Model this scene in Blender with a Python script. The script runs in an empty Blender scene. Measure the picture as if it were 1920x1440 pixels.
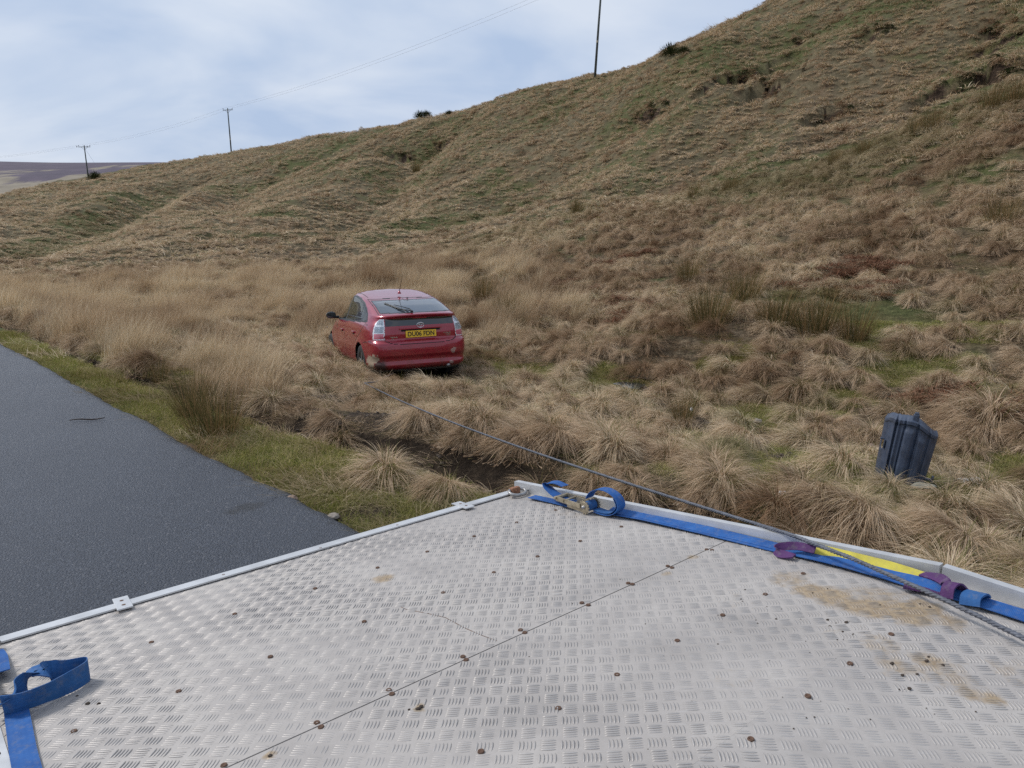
import bpy, bmesh, math, random
import numpy as np
from mathutils import Vector, Matrix, noise

rng = np.random.default_rng(7)
random.seed(7)
S = bpy.context.scene
COL = S.collection

# ------------------------------------------------------------------ camera
F = 1400.0 / 1920.0                       # focal length over picture width
CAMZ = 2.05
PITCH = math.atan((720 - 378) / 1400.0)
CP, SP = math.cos(PITCH), math.sin(PITCH)
CAM = np.array([0.0, 0.0, CAMZ])
cam_d = bpy.data.cameras.new('camera')
cam = bpy.data.objects.new('camera', cam_d)
COL.objects.link(cam)
cam.location = (0, 0, CAMZ)
cam.rotation_euler = (math.pi / 2 - PITCH, 0, 0)
cam_d.sensor_width = 36
cam_d.lens = 36 * F
cam_d.clip_start = 0.05
cam_d.clip_end = 20000
S.camera = cam

# ------------------------------------------------------------------ light, sky, exposure
SUN_EL, SUN_AZ = math.radians(44), math.radians(-68)     # azimuth from +Y, clockwise
w = bpy.data.worlds.new('World')
S.world = w
w.use_nodes = True
nt = w.node_tree
N, L = nt.nodes, nt.links
N.clear()
out = N.new('ShaderNodeOutputWorld')
sky = N.new('ShaderNodeTexSky')
sky.sky_type = 'NISHITA'
sky.sun_disc = False
sky.sun_elevation = SUN_EL
sky.sun_rotation = SUN_AZ
sky.air_density = 1.2
sky.dust_density = 1.0
bg1 = N.new('ShaderNodeBackground'); bg1.inputs[1].default_value = 0.13
L.new(sky.outputs[0], bg1.inputs[0])
tc = N.new('ShaderNodeTexCoord')
sep = N.new('ShaderNodeSeparateXYZ'); L.new(tc.outputs['Generated'], sep.inputs[0])
def wm(op, a, b=None, c=None):
    n = N.new('ShaderNodeMath'); n.operation = op
    for i, v in enumerate((a, b, c)):
        if v is None: continue
        if isinstance(v, (int, float)): n.inputs[i].default_value = v
        else: L.new(v, n.inputs[i])
    return n.outputs[0]
zz = wm('ADD', wm('MAXIMUM', sep.outputs[2], 0.0), 0.22)
cx = wm('DIVIDE', sep.outputs[0], zz); cy = wm('DIVIDE', sep.outputs[1], zz)
cmb = N.new('ShaderNodeCombineXYZ'); L.new(cx, cmb.inputs[0]); L.new(cy, cmb.inputs[1])
def wnoise(scale, detail, rough, dist, off):
    mp = N.new('ShaderNodeMapping'); L.new(cmb.outputs[0], mp.inputs[0])
    mp.inputs['Location'].default_value = off
    n = N.new('ShaderNodeTexNoise'); n.inputs['Scale'].default_value = scale
    n.inputs['Detail'].default_value = detail; n.inputs['Roughness'].default_value = rough
    n.inputs['Distortion'].default_value = dist
    L.new(mp.outputs[0], n.inputs['Vector'])
    return n.outputs[0]
n1 = wnoise(0.6, 4, 0.45, 0.25, (2.3, 0.6, 0))
n2 = wnoise(1.15, 5, 0.48, 0.35, (5.1, 1.7, 3))
r1 = N.new('ShaderNodeValToRGB'); L.new(n1, r1.inputs[0])
r1.color_ramp.elements[0].position = 0.36; r1.color_ramp.elements[0].color = (0.95, 0.95, 0.95, 1)
r1.color_ramp.elements[1].position = 0.60; r1.color_ramp.elements[1].color = (1, 1, 1, 1)
r2 = N.new('ShaderNodeValToRGB'); L.new(n2, r2.inputs[0])
r2.color_ramp.elements[0].position = 0.36; r2.color_ramp.elements[0].color = (0.41, 0.515, 0.70, 1)
r2.color_ramp.elements[1].position = 0.60; r2.color_ramp.elements[1].color = (0.625, 0.69, 0.80, 1)
bg2 = N.new('ShaderNodeBackground'); L.new(r2.outputs[0], bg2.inputs[0]); bg2.inputs[1].default_value = 1.0
mx = N.new('ShaderNodeMixShader')
L.new(r1.outputs[0], mx.inputs[0]); L.new(bg1.outputs[0], mx.inputs[1]); L.new(bg2.outputs[0], mx.inputs[2])
L.new(mx.outputs[0], out.inputs[0])

sun_d = bpy.data.lights.new('sun', 'SUN')
sun_d.energy = 2.3
sun_d.angle = math.radians(10)
sun_d.color = (1.0, 0.975, 0.94)
sun = bpy.data.objects.new('sun', sun_d); COL.objects.link(sun)
sd = Vector((math.sin(SUN_AZ) * math.cos(SUN_EL), math.cos(SUN_AZ) * math.cos(SUN_EL), math.sin(SUN_EL)))
sun.rotation_euler = sd.to_track_quat('Z', 'Y').to_euler()
S.view_settings.view_transform = 'Standard'
S.view_settings.look = 'None'
S.view_settings.exposure = 0.12
S.view_settings.gamma = 1
S.view_settings.use_curve_mapping = False
S.cycles.use_denoising = False
S.cycles.max_bounces = 6
S.cycles.diffuse_bounces = 3
S.cycles.glossy_bounces = 3
S.cycles.transmission_bounces = 4
S.cycles.transparent_max_bounces = 8

# ------------------------------------------------------------------ helpers
def ray(px, py):
    x, y = px - 960.0, py - 720.0
    return np.array([x, 1400 * CP - y * SP, -1400 * SP - y * CP]) / 1400.0

def project(P):
    d = np.asarray(P, float) - CAM
    z = d[..., 1] * CP - d[..., 2] * SP
    y = -d[..., 1] * SP - d[..., 2] * CP
    z = np.where(np.abs(z) < 1e-6, 1e-6, z)
    return 960 + 1400 * d[..., 0] / z, 720 + 1400 * y / z, z

def tag(o, label=None, cat=None, group=None, kind=None):
    if label: o['label'] = label
    if cat: o['category'] = cat
    if group: o['group'] = group
    if kind: o['kind'] = kind
    return o

def link(name, me, parent=None):
    o = bpy.data.objects.new(name, me)
    COL.objects.link(o)
    if parent is not None: o.parent = parent
    return o

def empty(name, loc=(0, 0, 0), rot=(0, 0, 0)):
    o = bpy.data.objects.new(name, None)
    COL.objects.link(o)
    o.location = loc; o.rotation_euler = rot
    o.empty_display_size = 0.2
    return o

def pymesh(name, verts, faces, mats, smooth=False, mi=None):
    me = bpy.data.meshes.new(name)
    me.from_pydata([tuple(map(float, v)) for v in verts], [], [tuple(map(int, f)) for f in faces])
    for m in (mats if isinstance(mats, (list, tuple)) else [mats]): me.materials.append(m)
    if mi is not None: me.polygons.foreach_set('material_index', np.asarray(mi, dtype=np.int32))
    if smooth: me.polygons.foreach_set('use_smooth', np.ones(len(me.polygons), dtype=bool))
    me.update()
    return me

def npmesh(name, V, Q, mats, smooth=True):
    """fast mesh from numpy verts and an (n,k) face array"""
    me = bpy.data.meshes.new(name)
    V = np.asarray(V, np.float32); Q = np.asarray(Q, np.int32)
    k = Q.shape[1]
    me.vertices.add(len(V)); me.vertices.foreach_set('co', V.ravel())
    me.loops.add(Q.size); me.loops.foreach_set('vertex_index', Q.ravel())
    me.polygons.add(len(Q))
    me.polygons.foreach_set('loop_start', np.arange(0, Q.size, k, dtype=np.int32))
    me.polygons.foreach_set('loop_total', np.full(len(Q), k, dtype=np.int32))
    if smooth: me.polygons.foreach_set('use_smooth', np.ones(len(Q), dtype=bool))
    for m in (mats if isinstance(mats, (list, tuple)) else [mats]): me.materials.append(m)
    me.update(calc_edges=True)
    return me

def fattr(me, name, vals):
    a = me.attributes.new(name, 'FLOAT', 'POINT')
    a.data.foreach_set('value', np.asarray(vals, np.float32))

class MB:
    def __init__(self): self.v = []; self.f = []; self.m = []
    def add(self, V, Fs, mi=0):
        b = len(self.v)
        self.v += [tuple(map(float, p)) for p in V]
        self.f += [tuple(i + b for i in f) for f in Fs]
        self.m += [mi] * len(Fs)
    def box(self, c, s, R=None, mi=0, bev=0.0):
        c = np.array(c, float); hx, hy, hz = np.array(s, float) / 2
        R = np.eye(3) if R is None else np.array(R)
        if bev <= 0:
            V = [c + R @ np.array([sx * hx, sy * hy, sz * hz]) for sz in (-1, 1) for sy in (-1, 1) for sx in (-1, 1)]
            Fs = [(0, 2, 3, 1), (4, 5, 7, 6), (0, 1, 5, 4), (2, 6, 7, 3), (0, 4, 6, 2), (1, 3, 7, 5)]
            self.add(V, Fs, mi); return
        b = min(bev, hx * .9, hy * .9, hz * .9)
        bm = bmesh.new()
        bmesh.ops.create_cube(bm, size=1)
        for v in bm.verts: v.co = Vector((v.co.x * hx * 2, v.co.y * hy * 2, v.co.z * hz * 2))
        bmesh.ops.bevel(bm, geom=bm.edges[:], offset=b, segments=2, affect='EDGES', profile=.6)
        bm.verts.index_update()
        V = [c + R @ np.array(v.co) for v in bm.verts]
        Fs = [tuple(v.index for v in f.verts) for f in bm.faces]
        bm.free(); self.add(V, Fs, mi)
    def tube(self, pts, r, n=8, mi=0, cap=True, rx=None):
        pts = [np.array(p, float) for p in pts]
        k = len(pts)
        rs = r if hasattr(r, '__len__') else [r] * k
        V = []; up = None
        for i in range(k):
            t = pts[min(i + 1, k - 1)] - pts[max(i - 1, 0)]
            t = t / (np.linalg.norm(t) + 1e-9)
            if up is None:
                up = np.array([0, 0, 1.0]) if abs(t[2]) < .9 else np.array([1.0, 0, 0])
            a = np.cross(t, up); a /= np.linalg.norm(a) + 1e-9
            b = np.cross(a, t); up = b
            for j in range(n):
                th = 2 * math.pi * j / n
                V.append(pts[i] + rs[i] * (math.cos(th) * a + math.sin(th) * b))
        Fs = [(i * n + j, i * n + (j + 1) % n, (i + 1) * n + (j + 1) % n, (i + 1) * n + j) for i in range(k - 1) for j in range(n)]
        if cap: Fs += [tuple(range(n))[::-1], tuple((k - 1) * n + j for j in range(n))]
        self.add(V, Fs, mi)
    def lathe(self, prof, c, axis, n=24, mi=0):
        """prof: (radius, height along axis)"""
        ax = np.array(axis, float); ax /= np.linalg.norm(ax)
        h = np.array([0, 0, 1.0]) if abs(ax[2]) < .9 else np.array([1.0, 0, 0])
        a = np.cross(ax, h); a /= np.linalg.norm(a); b = np.cross(ax, a)
        c = np.array(c, float)
        V = [c + ax * z + r * (math.cos(2 * math.pi * j / n) * a + math.sin(2 * math.pi * j / n) * b) for r, z in prof for j in range(n)]
        k = len(prof)
        Fs = [(i * n + j, i * n + (j + 1) % n, (i + 1) * n + (j + 1) % n, (i + 1) * n + j) for i in range(k - 1) for j in range(n)]
        self.add(V, Fs, mi)
    def build(self, name, mats, parent=None, smooth=False):
        me = pymesh(name, self.v, self.f, mats, smooth, self.m)
        bm = bmesh.new(); bm.from_mesh(me); bmesh.ops.recalc_face_normals(bm, faces=bm.faces[:]); bm.to_mesh(me); bm.free()
        if smooth: me.polygons.foreach_set('use_smooth', np.ones(len(me.polygons), dtype=bool))
        return link(name, me, parent)

# ------------------------------------------------------------------ materials
def mat(name):
    m = bpy.data.materials.new(name); m.use_nodes = True
    nt = m.node_tree; nt.nodes.clear()
    o = nt.nodes.new('ShaderNodeOutputMaterial')
    b = nt.nodes.new('ShaderNodeBsdfPrincipled')
    nt.links.new(b.outputs[0], o.inputs[0])
    return m, nt, b, o

class G:
    """tiny node-graph helper"""
    def __init__(self, nt): self.nt = nt
    def n(self, t, **kw):
        x = self.nt.nodes.new(t)
        for k, v in kw.items(): setattr(x, k, v)
        return x
    def l(self, a, b): self.nt.links.new(a, b)
    def noise(self, vec, scale, detail=4, rough=.55, dist=0, d=3):
        x = self.n('ShaderNodeTexNoise'); x.inputs['Scale'].default_value = scale
        x.inputs['Detail'].default_value = detail; x.inputs['Roughness'].default_value = rough
        x.inputs['Distortion'].default_value = dist
        if vec is not None: self.l(vec, x.inputs['Vector'])
        return x.outputs[0]
    def ramp(self, fac, stops):
        x = self.n('ShaderNodeValToRGB'); r = x.color_ramp
        while len(r.elements) < len(stops): r.elements.new(.5)
        for e, (p, c) in zip(r.elements, stops):
            e.position = p; e.color = (c, c, c, 1) if isinstance(c, (int, float)) else tuple(c) + (1,)
        self.l(fac, x.inputs[0]); return x.outputs[0]
    def mix(self, fac, a, b, blend='MIX'):
        x = self.n('ShaderNodeMix', data_type='RGBA', blend_type=blend)
        for i, v in ((0, fac), (6, a), (7, b)):
            if isinstance(v, (int, float)): x.inputs[i].default_value = v
            elif isinstance(v, tuple): x.inputs[i].default_value = v + (1,)
            else: self.l(v, x.inputs[i])
        return x.outputs[2]
    def math(self, op, a, b=0.0, c=0.0, clamp=False):
        x = self.n('ShaderNodeMath', operation=op); x.use_clamp = clamp
        for i, v in enumerate((a, b, c)):
            if isinstance(v, (int, float)): x.inputs[i].default_value = v
            else: self.l(v, x.inputs[i])
        return x.outputs[0]
    def attr(self, name, kind='GEOMETRY'):
        x = self.n('ShaderNodeAttribute', attribute_name=name, attribute_type=kind); return x
    def obj(self): return self.n('ShaderNodeTexCoord').outputs['Object']
    def map(self, vec, scale=(1, 1, 1), loc=(0, 0, 0), rot=(0, 0, 0)):
        x = self.n('ShaderNodeMapping'); self.l(vec, x.inputs[0])
        x.inputs['Scale'].default_value = scale; x.inputs['Location'].default_value = loc; x.inputs['Rotation'].default_value = rot
        return x.outputs[0]
    def bump(self, h, strength, dist, bsdf):
        x = self.n('ShaderNodeBump'); x.inputs['Strength'].default_value = strength; x.inputs['Distance'].default_value = dist
        self.l(h, x.inputs['Height']); self.l(x.outputs[0], bsdf.inputs['Normal'])

def simple(name, col, rough=.6, metal=0.0, var=.15, scale=30, bump=0.0, coat=0.0, spec=.5):
    m, nt, b, o = mat(name); g = G(nt)
    n = g.noise(g.obj(), scale, 5)
    d = tuple(c * (1 - var) for c in col); u = tuple(min(1, c * (1 + var)) for c in col)
    g.l(g.ramp(n, [(.3, d), (.7, u)]), b.inputs['Base Color'])
    b.inputs['Roughness'].default_value = rough; b.inputs['Metallic'].default_value = metal
    b.inputs['Coat Weight'].default_value = coat
    b.inputs['Specular IOR Level'].default_value = spec
    if bump: g.bump(g.noise(g.obj(), scale * 3, 3), bump, .002, b)
    return m

def blade_mat(name, stops, tint_stops=None, trans=.25):
    """vegetation: per-blade colour from attribute 'bl', along-blade from 'tt', per-instance 'tint'"""
    m, nt, b, o = mat(name); g = G(nt)
    nt.nodes.remove(b)
    c = g.ramp(g.attr('bl').outputs['Fac'], stops)
    ti = g.attr('tint', 'INSTANCER').outputs['Fac']
    if tint_stops: c = g.mix(1.0, c, g.ramp(ti, tint_stops), 'MULTIPLY')
    gi = g.attr('grn', 'INSTANCER').outputs['Fac']
    c = g.mix(g.math('MULTIPLY', gi, .75, clamp=True), c, (.165, .165, .068))
    dif = g.n('ShaderNodeBsdfDiffuse'); tr = g.n('ShaderNodeBsdfTranslucent')
    g.l(c, dif.inputs[0]); g.l(c, tr.inputs[0])
    ms = g.n('ShaderNodeMixShader'); ms.inputs[0].default_value = trans
    g.l(dif.outputs[0], ms.inputs[1]); g.l(tr.outputs[0], ms.inputs[2])
    g.l(ms.outputs[0], o.inputs[0])
    return m

M = {}
TINT = [(0.0, (.50, .38, .31)), (.35, (.90, .79, .71)), (.65, (1.08, .99, .92)), (1.0, (1.34, 1.30, 1.23))]
M['straw'] = blade_mat('straw_blades', [(0, (.10, .12, .04)), (.15, (.20, .19, .085)), (.24, (.25, .185, .115)), (.42, (.42, .325, .225)), (.7, (.56, .455, .33)), (1, (.72, .62, .48))], TINT)
M['tall'] = blade_mat('tall_grass_blades', [(0, (.19, .17, .08)), (.25, (.33, .255, .16)), (.6, (.50, .405, .28)), (1, (.68, .59, .44))], TINT)
M['rush'] = blade_mat('rush_stems', [(0, (.045, .06, .022)), (.35, (.12, .115, .048)), (.62, (.27, .19, .095)), (1, (.46, .33, .19))], TINT)
M['turf'] = blade_mat('turf_blades', [(0, (.09, .12, .024)), (.45, (.23, .265, .055)), (.7, (.36, .34, .12)), (1, (.56, .47, .29))], TINT)
M['bracken'] = blade_mat('bracken_litter', [(0, (.10, .035, .02)), (.5, (.17, .085, .05)), (1, (.33, .20, .13))], None, .1)
M['gorse'] = blade_mat('gorse_sprigs', [(0, (.015, .022, .01)), (.6, (.04, .05, .02)), (1, (.09, .085, .035))], None, .1)

# terrain
def terrain_mat():
    m, nt, b, o = mat('moor_ground'); g = G(nt)
    P = g.obj()
    n_s = g.noise(P, 9, 8, .65); n_m = g.noise(P, 1.3, 6, .6); n_l = g.noise(P, .12, 5, .55)
    straw = g.ramp(n_s, [(.25, (.03, .022, .013)), (.45, (.075, .055, .033)), (.6, (.16, .12, .075)), (.8, (.30, .24, .16))])
    green = g.ramp(n_s, [(.25, (.025, .028, .010)), (.5, (.075, .082, .028)), (.75, (.17, .165, .07))])
    straw = g.mix(g.attr('hill').outputs['Fac'], straw, g.ramp(n_m, [(.25, (.06, .05, .028)), (.5, (.13, .108, .06)), (.75, (.25, .205, .125))]))
    gf = g.math('ADD', g.attr('green').outputs['Fac'], g.math('MULTIPLY', g.math('SUBTRACT', n_m, .5), .9))
    gf = g.ramp(gf, [(.30, 0.0), (.62, 1.0)])
    c = g.mix(gf, straw, green)
    red = g.ramp(g.noise(g.map(P, (1, 1, 1), (7, 3, 1)), .35, 5, .6), [(.52, 0.0), (.68, .35)])
    c = g.mix(red, c, (.24, .14, .085))
    mud = g.ramp(n_s, [(.3, (.022, .015, .010)), (.55, (.055, .038, .025)), (.75, (.13, .095, .06))])
    mf = g.ramp(g.math('ADD', g.attr('mud').outputs['Fac'], g.math('MULTIPLY', g.math('SUBTRACT', n_s, .5), .6)), [(.3, 0.0), (.5, 1.0)])
    c = g.mix(mf, c, mud)
    sf = g.ramp(g.math('ADD', g.attr('soil').outputs['Fac'], g.math('MULTIPLY', g.math('SUBTRACT', n_s, .5), .5)), [(.35, 0.0), (.6, 1.0)])
    c = g.mix(sf, c, g.ramp(n_s, [(.3, (.018, .012, .008)), (.55, (.05, .033, .022)), (.75, (.17, .11, .075))]))
    g.l(c, b.inputs['Base Color'])
    b.inputs['Roughness'].default_value = .9
    b.inputs['Specular IOR Level'].default_value = .15
    g.l(g.math('SUBTRACT', .95, g.math('MULTIPLY', mf, .12)), b.inputs['Roughness'])
    h = g.math('ADD', g.noise(P, 26, 6, .7), g.math('MULTIPLY', g.noise(P, 4, 5, .6), 2.0))
    g.bump(h, .9, .06, b)
    return m
M['ground'] = terrain_mat()

def road_mat():
    m, nt, b, o = mat('wet_asphalt'); g = G(nt); P = g.obj()
    a = g.noise(P, 105, 6, .8); v = g.n('ShaderNodeTexVoronoi'); v.inputs['Scale'].default_value = 95; g.l(P, v.inputs['Vector'])
    big = g.noise(P, .9, 6, .6)
    c = g.ramp(a, [(.34, (.008, .009, .013)), (.5, (.037, .044, .059)), (.66, (.125, .138, .17))])
    st = g.ramp(v.outputs['Color'], [(.82, 0.0), (.9, .35)])
    c = g.mix(st, c, (.26, .25, .25))
    c = g.mix(g.ramp(g.noise(g.map(P, (1, .25, 1), rot=(0, 0, -.785)), .8, 6, .65), [(.35, 0.0), (.7, .45)]), c, (.070, .077, .095))
    df = g.ramp(g.math('ADD', g.attr('damp').outputs['Fac'], g.math('MULTIPLY', g.math('SUBTRACT', g.noise(P, 22, 6, .75), .5), 1.6)), [(.3, 0.0), (.6, .8)])
    c = g.mix(df, c, (.018, .018, .020))
    g.l(c, b.inputs['Base Color'])
    g.l(g.math('ADD', g.math('MULTIPLY', big, .25), .38), b.inputs['Roughness'])
    b.inputs['Specular IOR Level'].default_value = .45
    g.bump(g.math('ADD', g.math('MULTIPLY', v.outputs['Distance'], -1.0), a), .85, .011, b)
    return m
M['road'] = road_mat()

def deck_mat(name, bars=False):
    m, nt, b, o = mat(name); g = G(nt); P = g.obj()
    n = g.noise(P, 3.2, 7, .62); f = g.noise(P, 55, 5, .7); sc = g.noise(g.map(P, (4, 60, 1), rot=(0, 0, .6)), 5, 4, .6)
    c = g.ramp(n, [(.3, (.325, .295, .27)), (.5, (.405, .37, .34)), (.72, (.475, .438, .40))])
    c = g.mix(g.ramp(f, [(.35, .35), (.6, 0.0)]), c, (.33, .30, .27))
    c = g.mix(g.ramp(sc, [(.62, 0.0), (.75, .35)]), c, (.56, .55, .55))
    mf = g.math('ADD', g.attr('mud').outputs['Fac'], g.math('MULTIPLY', g.math('SUBTRACT', g.noise(P, 28, 7, .7), .5), .9))
    c = g.mix(g.ramp(mf, [(.28, 0.0), (.62, .85)]), c, g.ramp(f, [(.3, (.20, .13, .065)), (.7, (.42, .31, .18))]))
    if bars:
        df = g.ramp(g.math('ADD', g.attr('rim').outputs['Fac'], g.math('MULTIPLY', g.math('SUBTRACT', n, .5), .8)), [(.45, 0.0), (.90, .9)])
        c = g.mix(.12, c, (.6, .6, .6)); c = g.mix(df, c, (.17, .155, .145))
    g.l(c, b.inputs['Base Color'])
    b.inputs['Metallic'].default_value = .35 if bars else .05
    g.l(g.ramp(n, [(.3, .42 if bars else .5), (.7, .62 if bars else .72)]), b.inputs['Roughness'])
    g.bump(f, .25, .001, b)
    return m
M['deck'] = deck_mat('worn_aluminium_deck')
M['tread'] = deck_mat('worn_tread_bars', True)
M['alu'] = simple('brushed_aluminium', (.60, .60, .60), .42, .45, .12, 12, .15)
M['alu_side'] = simple('dull_aluminium', (.42, .41, .39), .55, .4, .2, 9, .2)
M['steel'] = simple('galvanised_steel', (.35, .34, .33), .45, .7, .25, 60, .2)
M['zinc'] = simple('yellow_passivated_steel', (.42, .36, .26), .42, .7, .3, 50, .2)
M['rust'] = simple('rusty_bolt', (.13, .075, .05), .75, .3, .5, 90, .4)
M['rust_block'] = simple('rusty_bracket', (.26, .12, .065), .8, .1, .4, 70, .4)
M['chassis'] = simple('chassis_paint', (.02, .02, .022), .6, 0, .3, 20)
M['black'] = simple('black_plastic', (.012, .012, .013), .45, 0, .2, 30)
M['rubber'] = simple('tyre_rubber', (.018, .017, .016), .8, 0, .4, 40, .3)
M['muddy_wheel'] = simple('muddy_wheel_cover', (.20, .19, .18), .5, .5, .4, 14)
M['stone'] = simple('field_stone', (.27, .23, .19), .85, 0, .25, 22, .5)
M['stone_brown'] = simple('brown_stone', (.29, .20, .145), .85, 0, .22, 16, .4)
M['stone_green'] = simple('algae_stone', (.17, .175, .145), .8, 0, .25, 18, .4)
M['stone_white'] = simple('pale_stone', (.60, .58, .55), .7, 0, .15, 22, .3)
M['pole'] = simple('weathered_pole', (.075, .085, .08), .85, 0, .3, 3, .2)
M['wire'] = simple('wire', (.34, .36, .40), .5, .5, .1, 5)
M['porcelain'] = simple('insulator', (.06, .045, .04), .25, 0, .1, 20)
M['twig'] = simple('twig_bark', (.05, .035, .028), .85, 0, .3, 60)
def web_mat(name, col, dark):
    m, nt, b, o = mat(name); g = G(nt); uv = g.n('ShaderNodeUVMap').outputs[0]
    sp = g.n('ShaderNodeSeparateXYZ'); g.l(uv, sp.inputs[0])
    wv = g.math('SINE', g.math('MULTIPLY', sp.outputs[1], 1500.0))       # ribs across the webbing
    ed = g.math('SINE', g.math('MULTIPLY', sp.outputs[0], 500.0))
    n = g.noise(g.obj(), 14, 6, .65)
    c = g.ramp(n, [(.3, dark), (.7, col)])
    c = g.mix(g.ramp(g.noise(g.obj(), 45, 4, .7), [(.50, 0.0), (.75, .4)]), c, (.22, .21, .20))
    g.l(c, b.inputs['Base Color'])
    b.inputs['Roughness'].default_value = .75
    b.inputs['Specular IOR Level'].default_value = .25
    g.bump(g.math('ADD', wv, g.math('MULTIPLY', ed, .6)), .35, .0006, b)
    return m
M['blue_web'] = web_mat('blue_webbing', (.030, .125, .37), (.018, .075, .25))
M['blue_web_dark'] = web_mat('faded_blue_webbing', (.035, .13, .33), (.02, .075, .21))
M['yellow_web'] = web_mat('yellow_webbing', (.60, .52, .08), (.40, .34, .06))
M['purple_web'] = web_mat('purple_sleeve', (.115, .045, .15), (.06, .022, .08))

# ------------------------------------------------------------------ the truck bed frame (world axes of the deck)
E1 = np.array([0.7613, 0.6479, -0.026]); E1 /= np.linalg.norm(E1)          # across the bed, to the field side
E2 = np.array([-0.6441, 0.7509, -0.146]); E2 -= E1 * (E2 @ E1); E2 /= np.linalg.norm(E2)   # towards the tail
NN = np.cross(E1, E2)
KV = 0.93                                # v of the fold between level bed and sloping tail
E2b = np.array([E2[0], E2[1], 0.0]); E2b[2] = -0.014; E2b -= E1 * (E2b @ E1); E2b /= np.linalg.norm(E2b)
NB = np.cross(E1, E2b)
O1 = CAM - NN * 1.0                       # deck origin under the camera, sloping part
def dk(u, v, h=0.0):
    """point on the deck: u across, v towards the tail, h above the sheet"""
    if v >= KV: return O1 + E1 * u + E2 * v + NN * h
    return O1 + E1 * u + E2 * KV + E2b * (v - KV) + NB * h
def px_deck(px, py, h=0.0):
    r = ray(px, py)
    t = (((O1 + NN * h) - CAM) @ NN) / (r @ NN)
    P = CAM + r * t - O1
    u, v = P @ E1, P @ E2
    if v < KV:
        o = O1 + E2 * KV + NB * h
        t = ((o - CAM) @ NB) / (r @ NB)
        P = CAM + r * t - o
        u, v = P @ E1, KV + P @ E2b
    return u, v

# ------------------------------------------------------------------ terrain height field
def off_s(x, y):
    return (x + y - 3.37) / math.sqrt(2), (y - x) / math.sqrt(2)
ctrl_px = [  # px, py, horizontal distance Y
    (-150, 520, 28), (0, 520, 28), (200, 520, 28), (434, 520, 27), (650, 520, 27), (850, 510, 27),
    (-250, 455, 48), (0, 450, 50), (200, 455, 46), (434, 452, 45), (650, 440, 48), (800, 425, 46), (900, 470, 31), (1000, 440, 33),
    (0, 405, 90), (200, 390, 85), (434, 385, 75), (650, 370, 72), (760, 385, 60), (950, 390, 45), (1100, 385, 37),
    (60, 358, 135), (165, 345, 150), (300, 325, 150), (434, 315, 130), (620, 300, 110), (800, 300, 85), (900, 270, 82), (960, 330, 62),
    (1250, 390, 33), (1250, 480, 24), (1250, 560, 17.5), (1250, 640, 13.5), (1250, 300, 45), (1250, 200, 57), (1250, 120, 69),
    (1050, 200, 84), (1100, 300, 57), (1080, 250, 70),
    (1450, 350, 30), (1450, 430, 24), (1450, 520, 18.5), (1450, 620, 13.6), (1450, 720, 10.6), (1450, 250, 41), (1450, 150, 52), (1450, 60, 64),
    (1700, 260, 30), (1700, 350, 24.5), (1700, 450, 19), (1700, 550, 15), (1700, 650, 12), (1700, 750, 9.6), (1700, 880, 7.4), (1700, 160, 40), (1700, 60, 51), (1700, -60, 64),
    (1920, 200, 27), (1920, 300, 22), (1920, 420, 17.5), (1920, 540, 13.8), (1920, 660, 11), (1920, 800, 8.4), (1920, 950, 6.4), (1920, 90, 37), (1920, -20, 48), (1920, -140, 60),
    (2200, 180, 24), (2200, 60, 34), (2200, -120, 50), (2200, 500, 12.5), (2200, 330, 18), (2200, 750, 8.0),
]
crest_px = [  # skyline: px, py, Y of the crest
    (-300, 400, 175), (-120, 388, 175), (0, 373, 172), (60, 354, 172), (165, 336, 172), (275, 313, 168), (434, 288, 160), (600, 259, 142), (800, 221, 124), (860, 206, 120),
    (1000, 169, 108), (1115, 137, 98), (1290, 80, 90), (1400, 28, 84), (1480, -8, 82), (1700, -110, 84), (1920, -240, 86), (2200, -400, 90)]
def lift(px, py, Y, k=1.0, dz=0.0):
    r = ray(px, py) / ray(px, py)[1]
    P = CAM + r * Y * k
    return [P[0], P[1], P[2] + dz]
CT = [lift(*q) for q in ctrl_px] + [lift(*q) for q in crest_px]
for q in crest_px:                                   # ground falls away behind the crest
    a = lift(*q); CT.append([a[0] * 1.18, a[1] * 1.18, a[2] + .5])
    CT.append([a[0] * 1.7, a[1] * 1.7, a[2] - 6.0])
for x, y, z in [(-1.8, 9, -.62), (0, 8, -.55), (2, 8, -.6), (-1.8, 12.5, -.84), (-2.6, 15.5, -1.02), (0, 12, -.82), (2.5, 12, -.75), (-4, 19, -.98), (-1, 18, -.9), (2, 17, -.75),
                (4, 7, -.55), (2.5, 5, -.45), (4.5, 4, -.4), (6, 2, -.3), (3, 1, -.35), (-5, 16, -.9), (-9, 20, -.9), (-14, 24, -.9), (-20, 30, -.9), (-30, 42, -.8), (-10, 30, -.75), (0, 24, -.6),
                (-8, 12, -.2), (-20, 22, -.2), (-40, 42, -.3), (-30, 10, -.4), (-60, 30, -1), (-20, -10, -.3), (5, -10, .2), (12, -6, .8), (20, -8, 3), (-80, 80, -1.0), (-120, 60, -2), (-60, -40, -1), (60, -30, 8)]:
    CT.append([x, y, z])
CT = np.array(CT)
def tps_fit(X, z, lam=0.02):
    # work in log-compressed polar-ish coordinates so near and far are treated alike
    n = len(X)
    d = np.linalg.norm(X[:, None] - X[None], axis=2)
    K = np.where(d > 0, d * d * np.log(d + 1e-12), 0)
    P = np.c_[np.ones(n), X]
    A = np.zeros((n + 3, n + 3)); A[:n, :n] = K + lam * np.eye(n); A[:n, n:] = P; A[n:, :n] = P.T
    return np.linalg.solve(A, np.r_[z, 0, 0, 0])
def warp(x, y):
    r = np.sqrt(x * x + y * y) + 1e-6
    R = np.log1p(r / 12.0)
    return np.stack([x / r * R, y / r * R], -1)
TX = warp(CT[:, 0], CT[:, 1])
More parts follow.
